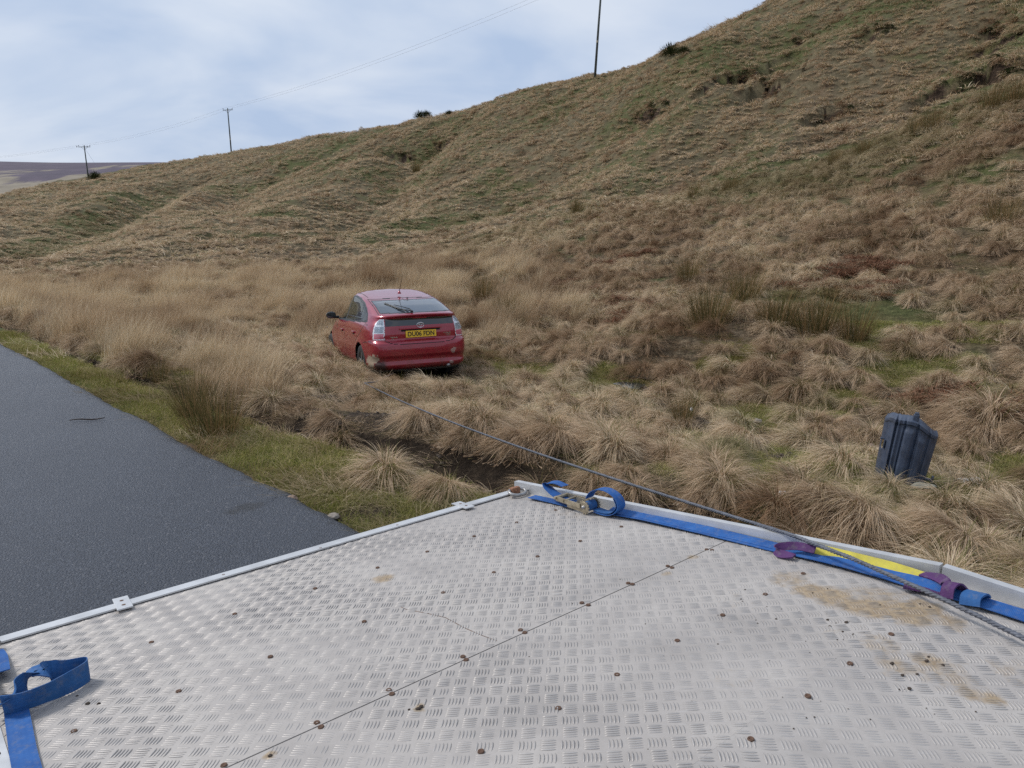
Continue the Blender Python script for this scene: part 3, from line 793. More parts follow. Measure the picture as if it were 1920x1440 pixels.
def scatter():
    # turf on the verge and in damp green hollows
    x, y = jit(.085, 2.2, 15); off, s = offw(x, y); mud, green, verge = masks(x, y)
    k = (off > .03 + .05 * rng.random(len(x))) & (rng.random(len(x)) < np.clip((green - .3) * 2.2, 0, 1) * (1 - sstep(.25, .6, mud)))
    mk('turf_grass', 'turf', x[k], y[k], .55, 1.0, 'short green turf on the verge and in damp hollows', jitter=3, gk=.4)
    # matted dead grass everywhere
    for sp, r0, r1, s0, s1 in ((.21, 2.2, 9, .6, 1.0), (.30, 9, 16, .8, 1.2), (.46, 16, 34, 1.1, 1.6)):
        x, y = jit(sp, r0, r1); off, s = offw(x, y); mud, green, verge = masks(x, y)
        pr = sstep(.8, 1.1, off) * (1 - (.45 - 1.2 * vnoise(x, y, .35, 77)).clip(.1, 1) * sstep(.2, .55, mud) * (1 - .7 * sstep(5.4, 4.4, s))) * (1 - .6 * sstep(.55, .85, green)) * (.50 + .9 * vnoise(x, y, .9, 51))
        k = (off > .1) & (rng.random(len(x)) < np.maximum(pr, (.14 + 1.1 * np.clip(vnoise(x, y, .5, 78), 0, 1)) * verge))
        mk('matted_grass', 'mat', x[k], y[k], s0, s1, 'matted dead straw grass lying over the field', jitter=.9)
    # tussocks
    x, y = jit(.36, 2.4, 36); off, s = offw(x, y); mud, green, verge = masks(x, y)
    cl = .60 + .8 * vnoise(x, y, 1.7, 31)
    pr = np.clip(cl, .1, 1) * np.maximum(sstep(2.15, 2.35, off), .16 * sstep(1.0, 1.15, off) * sstep(1.4, 1.3, off) + .5 * sstep(5.2, 4.2, s) * sstep(1.35, 1.5, off)) * (1 - .93 * sstep(.15, .45, mud) * (off > 2.6)) * (1 - .92 * sstep(.55, .8, green) * (np.hypot(x, y) < 20))
    k = rng.random(len(x)) < pr
    mk('tussock_grass', 'tussock', x[k], y[k], .62, 1.15, 'straw coloured grass tussocks drooping over the rough field', comb=math.radians(205), jitter=.75)
    # tall pale stand on the left between road and hill
    x, y = jit(.19, 7, 31); off, s = offw(x, y); mud, green, verge = masks(x, y)
    px, py, _ = project(np.c_[x, y, ground_z(x, y)])
    reg = sstep(2.2, 2.5, off) * np.maximum(sstep(560, 380, px + 90 * vnoise(x, y, 2, 14)) * sstep(5.5, 7, np.hypot(x, y)), sstep(14.5, 17, y + 1.5 * vnoise(x, y, 3, 15)) * sstep(1150, 850, px))
    mud2 = np.maximum(np.maximum(mud, masks(x * 1.035, y * 1.035)[0]), masks(x * 1.07, y * 1.07)[0]) * (off > 2.7)
    k = rng.random(len(x)) < reg * np.clip(.85 + 1.4 * vnoise(x, y, 1.1, 91) + .8 * vnoise(x, y, .45, 92), .12, 1) * (1 - .93 * sstep(.15, .45, np.maximum(mud2, mud))) * sstep(31, 27, y)
    mk('tall_grass', 'tall', x[k], y[k], .5, 1.05, 'tall pale dead grass standing between road and hill', comb=math.radians(15), jitter=.7, hs=.9, clump=1.9, tadd=.03)
    # hillside tufts
    for sp, r0, r1, s0, s1 in ((.40, 30, 60, .36, .92), (.50, 60, 110, .42, 1.15), (.8, 110, 190, .7, 1.5)):
        x, y = jit(sp, r0, r1); _, soil = scars(x, y); mud, green, verge = masks(x, y)
        k = (soil < .7) & (rng.random(len(x)) < .86 + .6 * vnoise(x, y, 2.4, 41))
        mk('hill_grass', 'hill', x[k], y[k], s0, s1, 'combed dead grass tufts covering the hillside', comb=math.radians(215), jitter=.6, hs=.85, gk=.85, tadd=.27, clump=.7)
    # turf and heather hanging over the eroded steps
    xs, ys = [], []
    for a, b, dep in scar_seg:
        n_ = int(np.hypot(*(b - a)) / .16)
        for t in rng.random(n_):
            p = a + (b - a) * t; o_ = rng.normal(.05, .28); xs.append(p[0] + rng.normal(0, .2)); ys.append(p[1] + o_)
    mk('bank_turf', 'hill', np.array(xs), np.array(ys), .5, 1.1, 'dark turf hanging over the eroded peat steps', jitter=1.0, hs=.9, tadd=-.30, zoff=.02)
    xs = np.array(xs); ys = np.array(ys); q_ = rng.random(len(xs)) < .5
    mk('bank_heather', 'bank', xs[q_] + rng.normal(0, .15, q_.sum()), ys[q_] - rng.uniform(.2, .6, q_.sum()), .5, 1.2, 'dark heather and peat clods below the eroded steps', jitter=3, hs=1.2)
    # bracken litter
    pts = [(1100, 560), (1150, 575), (1060, 540), (1530, 540), (1560, 545), (1640, 510), (1180, 600), (1130, 500), (1780, 760), (1200, 480), (1600, 505), (1640, 560), (1010, 580), (1880, 770)]
    xs, ys = [], []
    for q in pts:
        c = march(*q)
        for _ in range(12): xs.append(c[0] + rng.normal(0, .32)); ys.append(c[1] + rng.normal(0, .32))
    mk('bracken_litter', 'bracken', np.array(xs), np.array(ys), .8, 1.3, 'rust red dead bracken litter among the grass', jitter=3, zoff=.09)
    # soil clods in the churned mud
scatter()

# ------------------------------------------------------------------ things: helpers
def root_at(name, loc, label, cat, group=None):
    r = empty(name, loc); tag(r, label, cat, group); return r
def settle(root):
    """children were built in world coordinates: move their mesh data so that the Empty is the origin"""
    T = Matrix.Translation(-Vector(root.location)); seen = set()
    def rec(o):
        for c in o.children:
            if c.type == 'MESH' and c.data.name not in seen and not c.get('placed'):
                seen.add(c.data.name); c.data.transform(T)
            rec(c)
    rec(root)
def ribbon(mb_uv, pts, across, w_, th=.0028, sub=6):
    """webbing band through pts; across: width direction at each point"""
    pts = np.array(pts, float); ac = np.array(across, float)
    if ac.ndim == 1: ac = np.repeat(ac[None], len(pts), 0)
    # Catmull-Rom
    P, Aa = [], []
    n = len(pts)
    for i in range(n - 1):
        p0, p1, p2, p3 = pts[max(i - 1, 0)], pts[i], pts[i + 1], pts[min(i + 2, n - 1)]
        for k in range(sub if n > 2 else 12):
            t = k / (sub if n > 2 else 12)
            P.append(.5 * ((2 * p1) + (-p0 + p2) * t + (2 * p0 - 5 * p1 + 4 * p2 - p3) * t * t + (-p0 + 3 * p1 - 3 * p2 + p3) * t ** 3))
            Aa.append(ac[i] * (1 - t) + ac[i + 1] * t)
    P.append(pts[-1]); Aa.append(ac[-1]); P = np.array(P); Aa = np.array(Aa)
    T = np.gradient(P, axis=0); T /= np.linalg.norm(T, axis=1)[:, None] + 1e-9
    Aa -= T * (Aa * T).sum(1)[:, None]; Aa /= np.linalg.norm(Aa, axis=1)[:, None] + 1e-9
    Nn = np.cross(T, Aa)
    Ls = np.r_[0, np.cumsum(np.linalg.norm(np.diff(P, axis=0), axis=1))]
    V, UVv = [], []
    cs = [(-.5, 1), (-.25, 1.15), (0, 1.2), (.25, 1.15), (.5, 1), (.5, -1), (0, -1), (-.5, -1)]
    for i in range(len(P)):
        for a, b in cs:
            V.append(P[i] + Aa[i] * a * w_ + Nn[i] * b * th / 2); UVv.append((a * w_, Ls[i]))
    m_ = len(cs)
    Fs = [(i * m_ + j, i * m_ + (j + 1) % m_, (i + 1) * m_ + (j + 1) % m_, (i + 1) * m_ + j) for i in range(len(P) - 1) for j in range(m_)]
    Fs += [tuple(range(m_))[::-1], tuple((len(P) - 1) * m_ + j for j in range(m_))]
    b = len(mb_uv['v']); mb_uv['v'] += V; mb_uv['uv'] += UVv
    mb_uv['f'] += [tuple(i + b for i in f) for f in Fs]
def ribbon_obj(name, parts, m, parent=None):
    D = {'v': [], 'uv': [], 'f': []}
    for p in parts: ribbon(D, *p[:3], **(p[3] if len(p) > 3 else {}))
    me = pymesh(name, D['v'], D['f'], m, True)
    uv = me.uv_layers.new(name='UVMap')
    li = np.empty(len(me.loops), np.int32); me.loops.foreach_get('vertex_index', li)
    uv.data.foreach_set('uv', np.array(D['uv'], np.float32)[li].ravel())
    o = link(name, me, parent)
    me.set_sharp_from_angle(angle=math.radians(50))
    return o
def dpx(px, py, h=0.0):
    u, v = px_deck(px, py, h); return dk(u, v, h)

# ------------------------------------------------------------------ recovery truck bed
RU = lambda v: 2.455 + .045 * min(1, max(0, (3.0 - v) / 2.07))      # inner face of the field-side rail
LU = .055
VE = -.75
truck_loc = np.array([*(dk(1.27, 1.1)[:2]), 0.0])
truck = root_at('recovery_truck', truck_loc, 'aluminium chequer plate bed of a recovery truck that the picture is taken from', 'truck')
MUDD = [((1560, 1118), .10, .7), ((1520, 1108), .07, .8), ((1600, 1135), .07, .8), ((1640, 1140), .10, .75), ((1700, 1150), .09, .8), ((1735, 1140), .06, .9), ((1480, 1085), .10, .5), ((1640, 1120), .14, .45), ((1780, 1165), .08, .5),
        ((718, 1085), .05, .75), ((787, 1328), .02, 1.0), ((505, 1417), .02, .9), ((1680, 1250), .08, .45), ((1740, 1240), .06, .6), ((1820, 1300), .05, .6), ((1860, 1310), .04, .6), ((1650, 1210), .10, .4), ((1760, 1260), .12, .4),
        ((1900, 1260), .1, .35), ((1250, 1075), .03, .5), ((1300, 1045), .03, .6), ((1090, 1000), .12, .2), ((1560, 1180), .1, .25), ((70, 1130), .04, .0), ((400, 1330), .2, .15), ((1100, 1300), .25, .15), ((1400, 1280), .2, .2), ((1380, 1130), .12, .25)]
MUDD = [(px_deck(*c), r, s) for c, r, s in MUDD]
def deck_mud(u, v):
    f = np.zeros(np.shape(u))
    for (c, r, s) in MUDD:
        d = np.sqrt((u - c[0]) ** 2 + (v - c[1]) ** 2) / r
        f = np.maximum(f, s * np.clip(1.35 - d, 0, 1))
    return np.clip(f, 0, 1)
def sheet(v0, v1, u0=LU - .004, u1=None):
    nu, nv = 110, max(4, int((v1 - v0) / .022))
    V, mu = [], []
    for j in range(nv + 1):
        v = v0 + (v1 - v0) * j / nv
        ue = RU(v) + .003 if u1 is None else u1
        for i in range(nu + 1):
            u = u0 + (ue - u0) * i / nu
            V.append(dk(u, min(v, v1), .0012 * math.sin(u * 5.1 + v * 3) * math.sin(v * 4.3 - u))); mu.append((u, v))
    top = len(V)
    W = nu + 1
    Fq = [(j * W + i, j * W + i + 1, (j + 1) * W + i + 1, (j + 1) * W + i) for j in range(nv) for i in range(nu)]
    # underside rim
    rim = [i for i in range(W)] + [j * W + nu for j in range(1, nv + 1)] + [nv * W + i for i in range(nu - 1, -1, -1)] + [j * W for j in range(nv - 1, 0, -1)]
    nn = NN
    for k in rim: V.append(V[k] - nn * .004); mu.append(mu[k])
    n = len(rim)
    Fq += [(rim[k], top + k, top + (k + 1) % n, rim[(k + 1) % n]) for k in range(n)]
    Fq.append(tuple(top + k for k in range(n)))
    me = pymesh('deck_sheet', V, Fq, M['deck'])
    mu = np.array(mu); fattr(me, 'mud', deck_mud(mu[:, 0], mu[:, 1]))
    return link('deck_sheet', me, truck)
SEAM = 1.6775
sheet(SEAM + .0025, 2.975); sheet(KV, SEAM - .0025); sheet(VE, KV - .0003)
# raised five-bar tread, real ribs standing on the sheets
def tread(v0, v1):
    c = .0485; q = math.sqrt(.5)
    Vs, Fs, rim, mud = [], [], [], []
    ring = [(math.cos(2 * math.pi * k / 8), math.sin(2 * math.pi * k / 8)) for k in range(8)]
    n = int(4 / c)
    base = 0
    for i in range(-n * 2, n * 2):
        for j in range(-n * 2, n * 2):
            a, b = i * c, j * c                      # along A (towards +u -v) and B (+u +v)
            u = q * (a + b); v = q * (b - a) + 1.0
            if not (LU < u < RU(v) and v0 - .02 < v < v1 + .02): continue
            hor = (i + j) % 2 == 0
            for k in range(5):
                o = (k - 2) * .0088
                ca, cb = (a, b + o) if hor else (a + o, b)
                la, lb = (.0205, .0032) if hor else (.0032, .0205)
                if random.random() < .02: continue
                un, vn = q * (ca + cb), q * (cb - ca) + 1.0
                if not (LU + .055 < un < RU(vn) - .012 and v0 + .012 < vn < v1 - .012): continue
                hh = random.uniform(.0011, .0021) * (.55 + .9 * min(1, max(0, .5 + 1.3 * noise.noise(Vector((u * 2.2, v * 2.2, 5))))))
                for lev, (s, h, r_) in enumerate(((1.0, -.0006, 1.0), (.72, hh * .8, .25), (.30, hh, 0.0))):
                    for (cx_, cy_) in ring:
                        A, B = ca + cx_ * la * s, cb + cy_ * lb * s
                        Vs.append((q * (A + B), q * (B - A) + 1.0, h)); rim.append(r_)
                for lev in range(2):
                    for k2 in range(8):
                        Fs.append((base + lev * 8 + k2, base + lev * 8 + (k2 + 1) % 8, base + lev * 8 + 8 + (k2 + 1) % 8, base + lev * 8 + 8 + k2))
                base += 24
    Vs = np.array(Vs)
    s1 = Vs[:, 1] >= KV
    wave = .0012 * np.sin(Vs[:, 0] * 5.1 + Vs[:, 1] * 3) * np.sin(Vs[:, 1] * 4.3 - Vs[:, 0])
    h = (Vs[:, 2] + wave)[:, None]
    P = np.where(s1[:, None], O1 + E1 * Vs[:, :1] + E2 * Vs[:, 1:2] + NN * h, O1 + E1 * Vs[:, :1] + E2 * KV + E2b * (Vs[:, 1:2] - KV) + NB * h)
    Fa = np.array(Fs)
    tops = (np.arange(len(Vs) // 24) * 24 + 16)[:, None]
    capA = tops + np.array([0, 1, 2, 3]); capB = tops + np.array([0, 3, 4, 7]); capC = tops + np.array([4, 5, 6, 7])
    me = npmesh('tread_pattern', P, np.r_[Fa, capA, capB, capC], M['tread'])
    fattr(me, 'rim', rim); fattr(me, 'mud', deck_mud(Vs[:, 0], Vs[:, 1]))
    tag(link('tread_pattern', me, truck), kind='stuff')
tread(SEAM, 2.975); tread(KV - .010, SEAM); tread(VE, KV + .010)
def bar_uv(mb, pts, w0, w1, h0, h1, mi=0):
    """box section following (u, v) points; w0..w1 across in u, h0..h1 height"""
    V = []
    for (u, v) in pts:
        for a, b in ((w0, h0), (w1, h0), (w1, h1), (w0, h1)): V.append(dk(u + a, v, b))
    Fs = [(i * 4 + j, i * 4 + (j + 1) % 4, (i + 1) * 4 + (j + 1) % 4, (i + 1) * 4 + j) for i in range(len(pts) - 1) for j in range(4)]
    Fs += [(0, 1, 2, 3), tuple(4 * (len(pts) - 1) + j for j in (3, 2, 1, 0))]
    mb.add(V, Fs, mi)
for side in (0, 1):
    vs = [3.0, 2.4, 1.8, 1.2, KV + .001]
    mb = MB(); bar_uv(mb, [((RU(v) + .004) if side else LU - .006, v) for v in vs], 0 if side else -.032, .032 if side else 0, -.02, .05)
    mb.build('side_rail', M['alu'], truck)
    vs = [KV - .002, .3, VE]
    mb = MB(); bar_uv(mb, [((RU(v) + .004) if side else LU - .006, v) for v in vs], 0 if side else -.032, .032 if side else 0, -.02, .05)
    mb.build('side_rail', M['alu'], truck)
    mb = MB(); bar_uv(mb, [((RU(v) + .002) if side else LU - .034, v) for v in (3.0, 2, KV, VE)], 0, .030, -.15, -.024)
    mb.build('side_beam', M['alu_side'], truck)
mb = MB(); bar_uv(mb, [(LU + .006, v) for v in (2.93, 2.2, 1.5, KV, VE)], 0, .045, .0008, .004); mb.build('edge_strip', M['alu'], truck)
# tail strip, tail beam
def tail(name, u0, u1, v0, v1, h0, h1, m):
    mb = MB(); c = []
    for u in (u0, u1):
        for v, h in ((v0, h0), (v1, h0), (v1, h1), (v0, h1)): c.append(O1 + E1 * u + E2 * v + NN * h)
    mb.add(c, [(0, 1, 2, 3), (7, 6, 5, 4), (0, 4, 5, 1), (1, 5, 6, 2), (2, 6, 7, 3), (3, 7, 4, 0)]); return mb.build(name, m, truck)
tail('tail_strip', LU, 2.45, 2.942, 2.998, .0045, .0105, M['alu'])
tail('tail_beam', LU - .03, 2.49, 2.95, 2.996, -.14, -.005, M['alu_side'])
for px, py, rot in ((230, 1132, -.09), (868, 948, -.07)):
    u, v = px_deck(px, py, .01)
    ca, sa = math.cos(rot), math.sin(rot)
    R = np.stack([E1 * ca + E2 * sa, -E1 * sa + E2 * ca, NN], 1)
    mb = MB(); mb.box(dk(u, v, .0125), (.052, .135, .006), R, bev=.0012); cl = mb.build('edge_clip', M['alu'], truck)
    for k in (-.03, .022):
        mb = MB(); c = dk(u, v, .0155) + R[:, 1] * k
        mb.lathe([(.0001, .0), (.0075, .0), (.0068, .0012), (.0001, .0012)], c - NN * .0003, NN, 12); mb.build('rivet', M['rust'], cl)
BOLTS = [(708, 1065), (926, 1074), (591, 1104), (831, 1112), (683, 1166), (507, 1232), (868, 1232), (874, 1238), (729, 1295), (735, 1302), (594, 1356), (602, 1364), (976, 1182), (984, 1187), (902, 1410),
         (1091, 1131), (1103, 1135), (1270, 1202), (1355, 1154), (1435, 1115), (1157, 1266), (1047, 1329), (1408, 1387), (969, 980), (1042, 957), (1088, 1015), (1165, 988), (1008, 1044), (1325, 1031), (1335, 1032),
         (1252, 1062), (1260, 1065), (1178, 1094), (1186, 1096), (1506, 1076), (1671, 1190), (1594, 1245), (1515, 1306), (440, 1152), (284, 1205), (335, 1297), (139, 1372), (420, 1436), (889, 1006), (801, 1035)]
mb = MB(); mb.lathe([(.0001, .0009), (.0022, .0004), (.0042, .0010), (.0068, .0034), (.0086, .0036), (.0095, .0022), (.0100, .0)], (0, 0, 0), (0, 0, 1), 16)
mb.v = [(x_ * .82, y_ * .82, z_) for x_, y_, z_ in mb.v]
bolt_me = pymesh('bolt', mb.v, mb.f, M['rust'], True)
tl = Vector(truck_loc)
def put_bolt(P, n, s=1.0):
    o = link('bolt', bolt_me, truck); o['placed'] = 1
    o.location = Vector(P) - tl; o.rotation_mode = 'QUATERNION'; o.rotation_quaternion = Vector(n).to_track_quat('Z', 'Y'); o.scale = (s, s, s)
for px, py in BOLTS:
    u, v = px_deck(px, py); put_bolt(dk(u, v, .0004), NN if v > KV else NB)
for px, py in ((745, 985), (601, 1028), (419, 1078)): u, v = px_deck(px, py, .009); put_bolt(dk(u, v, .0088), NN, .75)
put_bolt(dk(LU + .03, 2.154, .004), NN, .9)
# groove cut in the rear sheet
mb = MB(); gp = [px_deck(*q) for q in ((745, 1135), (762, 1143), (800, 1150), (835, 1158), (850, 1166), (872, 1178), (905, 1192), (932, 1202))]
mb.tube([dk(u, v, .0001) for u, v in gp], .0011, 5); mb.build('scratch', M['rust'], truck)
# lashing rings with rusty brackets at the tail corners
for u, v, sg in ((2.395, 2.90, 1), (.115, 2.90, -1)):
    c = dk(u, v, .012)
    mb = MB(); pts = [c + E1 * sg * -.0 + E1 * .048 * math.cos(t) + E2 * .034 * math.sin(t) + NN * (.012 + .010 * math.sin(t)) for t in np.linspace(0, 2 * math.pi, 25)]
    mb.tube(pts, .0085, 8, cap=False); rg = mb.build('lashing_ring', M['steel'], truck, True)
    mb = MB(); R = np.stack([E1, E2, NN], 1)
    mb.box(c + E2 * .022 + NN * .016, (.055, .03, .034), R, bev=.006); mb.build('ring_bracket', M['rust_block'], truck)
    mb = MB(); mb.tube([c + E1 * .05 * sg + NN * .01, c + E1 * .075 * sg - E2 * .01 + NN * .006, c + E1 * .09 * sg - E2 * .035 + NN * .006], .006, 8); mb.build('shackle', M['steel'], truck, True)
# running gear under the bed
for u in (.85, 1.65):
    mb = MB(); bar_uv(mb, [(u, v) for v in (2.7, KV, VE)], -.04, .04, -.26, -.12); mb.build('chassis_rail', M['chassis'], truck)
for v in (2.6, 1.9, 1.2, .5, -.2):
    mb = MB(); a = dk(LU, v, -.06); b_ = dk(2.45, v, -.06); R = np.stack([E1, E2, NN], 1); mb.box((a + b_) / 2, (2.38, .05, .08), R); mb.build('cross_member', M['alu_side'], truck)
for u in (.28, 2.16):
    c = dk(u, .35); c[2] = .31
    ax = E1 / np.linalg.norm(E1)
    mb = MB(); mb.lathe([(.18, -.11), (.27, -.115), (.33, -.10), (.345, -.06), (.345, .06), (.33, .10), (.27, .115), (.18, .11)], c, ax, 32); wl = mb.build('wheel', M['rubber'], truck, True)
    mb = MB(); mb.lathe([(.02, .07), (.10, .07), (.13, .03), (.185, .09), (.19, -.09), (.12, -.06), (.02, -.07)], c, ax, 24); mb.build('rim', M['steel'], wl, True)
mb = MB(); a = dk(.3, .35); b_ = dk(2.1, .35); a[2] = b_[2] = .31; mb.tube([a, b_], .06, 10); mb.build('axle', M['chassis'], truck)
settle(truck)

# mud crumbs lying on the bed
def crumb(u, v, s):
    mb = MB(); n = 7
    for lev, (k, h) in enumerate(((1, 0), (.8, .5), (.3, .8))): pass
    bm = bmesh.new(); bmesh.ops.create_icosphere(bm, subdivisions=1, radius=1)
    for q in bm.verts: q.co = Vector((q.co.x * random.uniform(.7, 1.3), q.co.y * random.uniform(.6, 1.1), max(-.2, q.co.z * random.uniform(.3, .7))))
    P0 = dk(u, v, s * .3); nn = NN if v > KV else NB
    V = [P0 + s * (E1 * q.co.x + E2 * q.co.y + nn * q.co.z) for q in bm.verts]; bm.verts.index_update()
    Fs = [tuple(x.index for x in f.verts) for f in bm.faces]; bm.free(); return V, Fs
mb = MB()
cr = [(1552, 1163, .006), (1587, 1168, .007), (1556, 1175, .005), (1455, 1161, .004), (1524, 1112, .004), (1672, 1245, .007), (1737, 1240, .007), (1741, 1232, .005), (1768, 1248, .006), (1692, 1267, .006), (1720, 1265, .005), (1705, 1292, .006),
      (1397, 1106, .004), (1389, 1124, .004), (1392, 1128, .003), (165, 1320, .007), (185, 1320, .006), (145, 1305, .004), (785, 1330, .008), (790, 1326, .007), (767, 1331, .004), (506, 1418, .006), (1346, 1208, .003), (1743, 1139, .006), (1725, 1133, .004), (1650, 1135, .004), (1580, 1185, .004), (1600, 1190, .004), (1620, 1186, .003), (1570, 1200, .003)]
for px, py, s in cr:
    u, v = px_deck(px, py); mb.add(*crumb(u, v, s))
for k in range(90):
    u = rng.normal(1.9, .35); v = rng.normal(1.1, .45)
    if .2 < u < 2.3 and -.3 < v < 2.8: mb.add(*crumb(u, v, rng.uniform(.001, .0028)))
o = mb.build('dirt_crumbs', simple('dark_mud_crumbs', (.05, .035, .025), .9, 0, .4, 80)); tag(o, 'small dark crumbs of mud lying on the chequer plate', kind='stuff')

# ------------------------------------------------------------------ straps, sling, ratchets
def boxm(mb, u, v, h, s, yaw=0.0, pitch=0.0, mi=0, bev=.001):
    a = E1 * math.cos(yaw) + E2 * math.sin(yaw); b = -E1 * math.sin(yaw) + E2 * math.cos(yaw)
    b2 = b * math.cos(pitch) + NN * math.sin(pitch); n2 = np.cross(a, b2)
    mb.box(dk(u, v, h), s, np.stack([a, b2, n2], 1), mi, bev)
# field-side strap
lc = dk(2.42, 2.3)
st = root_at('ratchet_strap', lc, 'blue webbing strap with ratchet lying along the field side rail of the bed', 'ratchet strap')
su = [(2.435, 2.31), (2.442, 2.1), (2.447, 1.8), (2.446, 1.5), (2.432, 1.25), (2.415, 1.05), (2.400, .93), (2.41, .8), (2.425, .66), (2.43, .4), (2.44, .0), (2.44, -.5)]
parts = [([dk(u, v, .009 + .002 * math.sin(i * 2.1)) for i, (u, v) in enumerate(su)], np.array([E1 * .97 + NN * (-.15 if i % 3 else .1) for i in range(len(su))]), .058),
         ([dk(u + .012, v, .015 + .003 * math.sin(i * 1.3)) for i, (u, v) in enumerate(su[:9])], np.array([E1 + NN * (.12 if i % 2 else .25) for i in range(9)]), .052)]
ribbon_obj('webbing', parts, M['blue_web'], st)
# big loop of spare webbing behind the ratchet
cl_ = np.array([2.40, 2.36])
lp = [(2.35, .014), (2.29, .010), (2.235, .022), (2.20, .058), (2.215, .098), (2.265, .122), (2.325, .122), (2.37, .10), (2.395, .07)]
ribbon_obj('webbing_loop', [([dk(2.405 + .0 * i, v, h) for i, (v, h) in enumerate(lp)], E1, .052)], M['blue_web'], st)
lp = [(2.36, .02), (2.30, .016), (2.248, .026), (2.215, .06), (2.228, .094)]
ribbon_obj('webbing_loop', [([dk(2.41, v, h) for v, h in lp], E1, .05)], M['blue_web_dark'], st)
# tail end towards the ring
ribbon_obj('webbing_tail', [([dk(2.40, 2.47, .012), dk(2.41, 2.60, .010), dk(2.405, 2.72, .012), dk(2.40, 2.80, .012)], E1, .055)], M['blue_web'], st)
ribbon_obj('webbing_flap', [([dk(2.405, 2.50, .03), dk(2.40, 2.60, .045), dk(2.42, 2.70, .082), dk(2.44, 2.66, .098), dk(2.45, 2.60, .085)], np.array([E1, E1, E1 + E2 * .3, E1 + E2 * .4, E1 + E2 * .5]), .055)], M['blue_web'], st)
def ratchet(parent, u0, v0, sg=1):
    rt = MB()
    for s in (-1, 1):
        boxm(rt, u0 + s * .033, v0 + .015, .030, (.003, .13, .036), 0, .08)
        rt.lathe([(.0001, -.003), (.026, -.003), (.028, 0), (.026, .003), (.0001, .003)], dk(u0 + s * .037, v0 - .035, .035), E1, 18)
        for k in range(14):
            t = k * 2 * math.pi / 14
            rt.box(dk(u0 + s * .037, v0 - .035, .035) + E2 * .029 * math.cos(t) + NN * .029 * math.sin(t), (.004, .007, .007), np.stack([E1, E2, NN], 1))
    r_ = rt.build('ratchet_frame', M['zinc'], parent)
    hd = MB()
    for s in (-1, 1): boxm(hd, u0 + s * .040, v0 + .07, .044, (.0025, .17, .024), .05 * s, .05)
    boxm(hd, u0, v0 + .155, .05, (.088, .016, .014), 0, 0, 0, .004)
    hd.tube([dk(u0 - .045, v0 + .10, .045), dk(u0 + .045, v0 + .10, .045)], .005, 8)
    hd.build('ratchet_handle', M['zinc'], r_)
    sp_ = MB(); sp_.lathe([(.0001, -.030), (.019, -.030), (.024, -.026), (.024, .026), (.019, .030), (.0001, .030)], dk(u0, v0 - .035, .036), E1, 20)
    sp_.build('wound_webbing', M['blue_web_dark'], r_, True)
    sp_ = MB(); sp_.tube([dk(u0 - .05, v0 - .035, .036), dk(u0 + .05, v0 - .035, .036)], .008, 10); sp_.build('spindle', M['steel'], r_, True)
    return r_
ratchet(st, 2.395, 2.42)
settle(st)
# yellow sling with purple sleeves over the strap
sl = root_at('lifting_sling', dk(2.43, 1.2), 'yellow webbing sling with purple sleeve ends on the blue strap', 'sling')
ribbon_obj('webbing', [([dk(2.478, 1.36, .030), dk(2.478, 1.22, .024), dk(2.474, 1.08, .022), dk(2.455, .96, .022)], np.array([E1 * .9 + NN * .5, E1 * .8 + NN * .6, E1 * .85 + NN * .5, E1 + NN * .2]), .045)], M['yellow_web'], sl)
ribbon_obj('sleeve', [([dk(2.445, 1.32, .036), dk(2.435, 1.385, .040), dk(2.400, 1.435, .034), dk(2.385, 1.43, .018), dk(2.39, 1.37, .017)], np.array([E1 * .7 + NN * .7, E1 * .6 + NN * .8, E1 * .4 + NN, E1 * .5 + NN, E1]), .030, {'th': .006})], M['purple_web'], sl)
ribbon_obj('sleeve', [([dk(2.455, .965, .028), dk(2.44, .91, .036), dk(2.41, .875, .032), dk(2.385, .875, .016), dk(2.37, .92, .015), dk(2.355, .98, .016)], np.array([E1, E1 * .7 + NN * .4, E1 * .4 + E2 * .6, E2, E2 * .9 + E1 * .3, E1]), .034, {'th': .006}),
                       ([dk(2.44, .84, .020), dk(2.42, .86, .046), dk(2.38, .865, .044), dk(2.36, .86, .016)], E2, .036, {'th': .006})], M['purple_web'], sl)
ribbon_obj('collar', [([dk(2.45, .795, .02), dk(2.43, .80, .036), dk(2.39, .805, .034), dk(2.372, .80, .012)], E2, .055, {'th': .006})], M['blue_web_dark'], sl)
settle(sl)
# road-side strap
s2 = root_at('ratchet_strap', dk(.13, 2.4), 'blue webbing strap with a folded loop of slack at the road side rail', 'ratchet strap')
sp2 = [(.155, 2.46), (.150, 2.38), (.142, 2.25), (.133, 2.1), (.128, 1.95), (.125, 1.7), (.12, 1.3), (.12, .95), (.12, .4), (.12, -.4)]
ribbon_obj('webbing', [([dk(u, v, .008) for u, v in sp2], E1 + NN * .05, .056)], M['blue_web'], s2)
ribbon_obj('webbing_tail', [([dk(.135, 2.62, .030), dk(.14, 2.70, .022), dk(.145, 2.80, .012), dk(.14, 2.86, .012)], E1, .062)], M['blue_web'], s2)
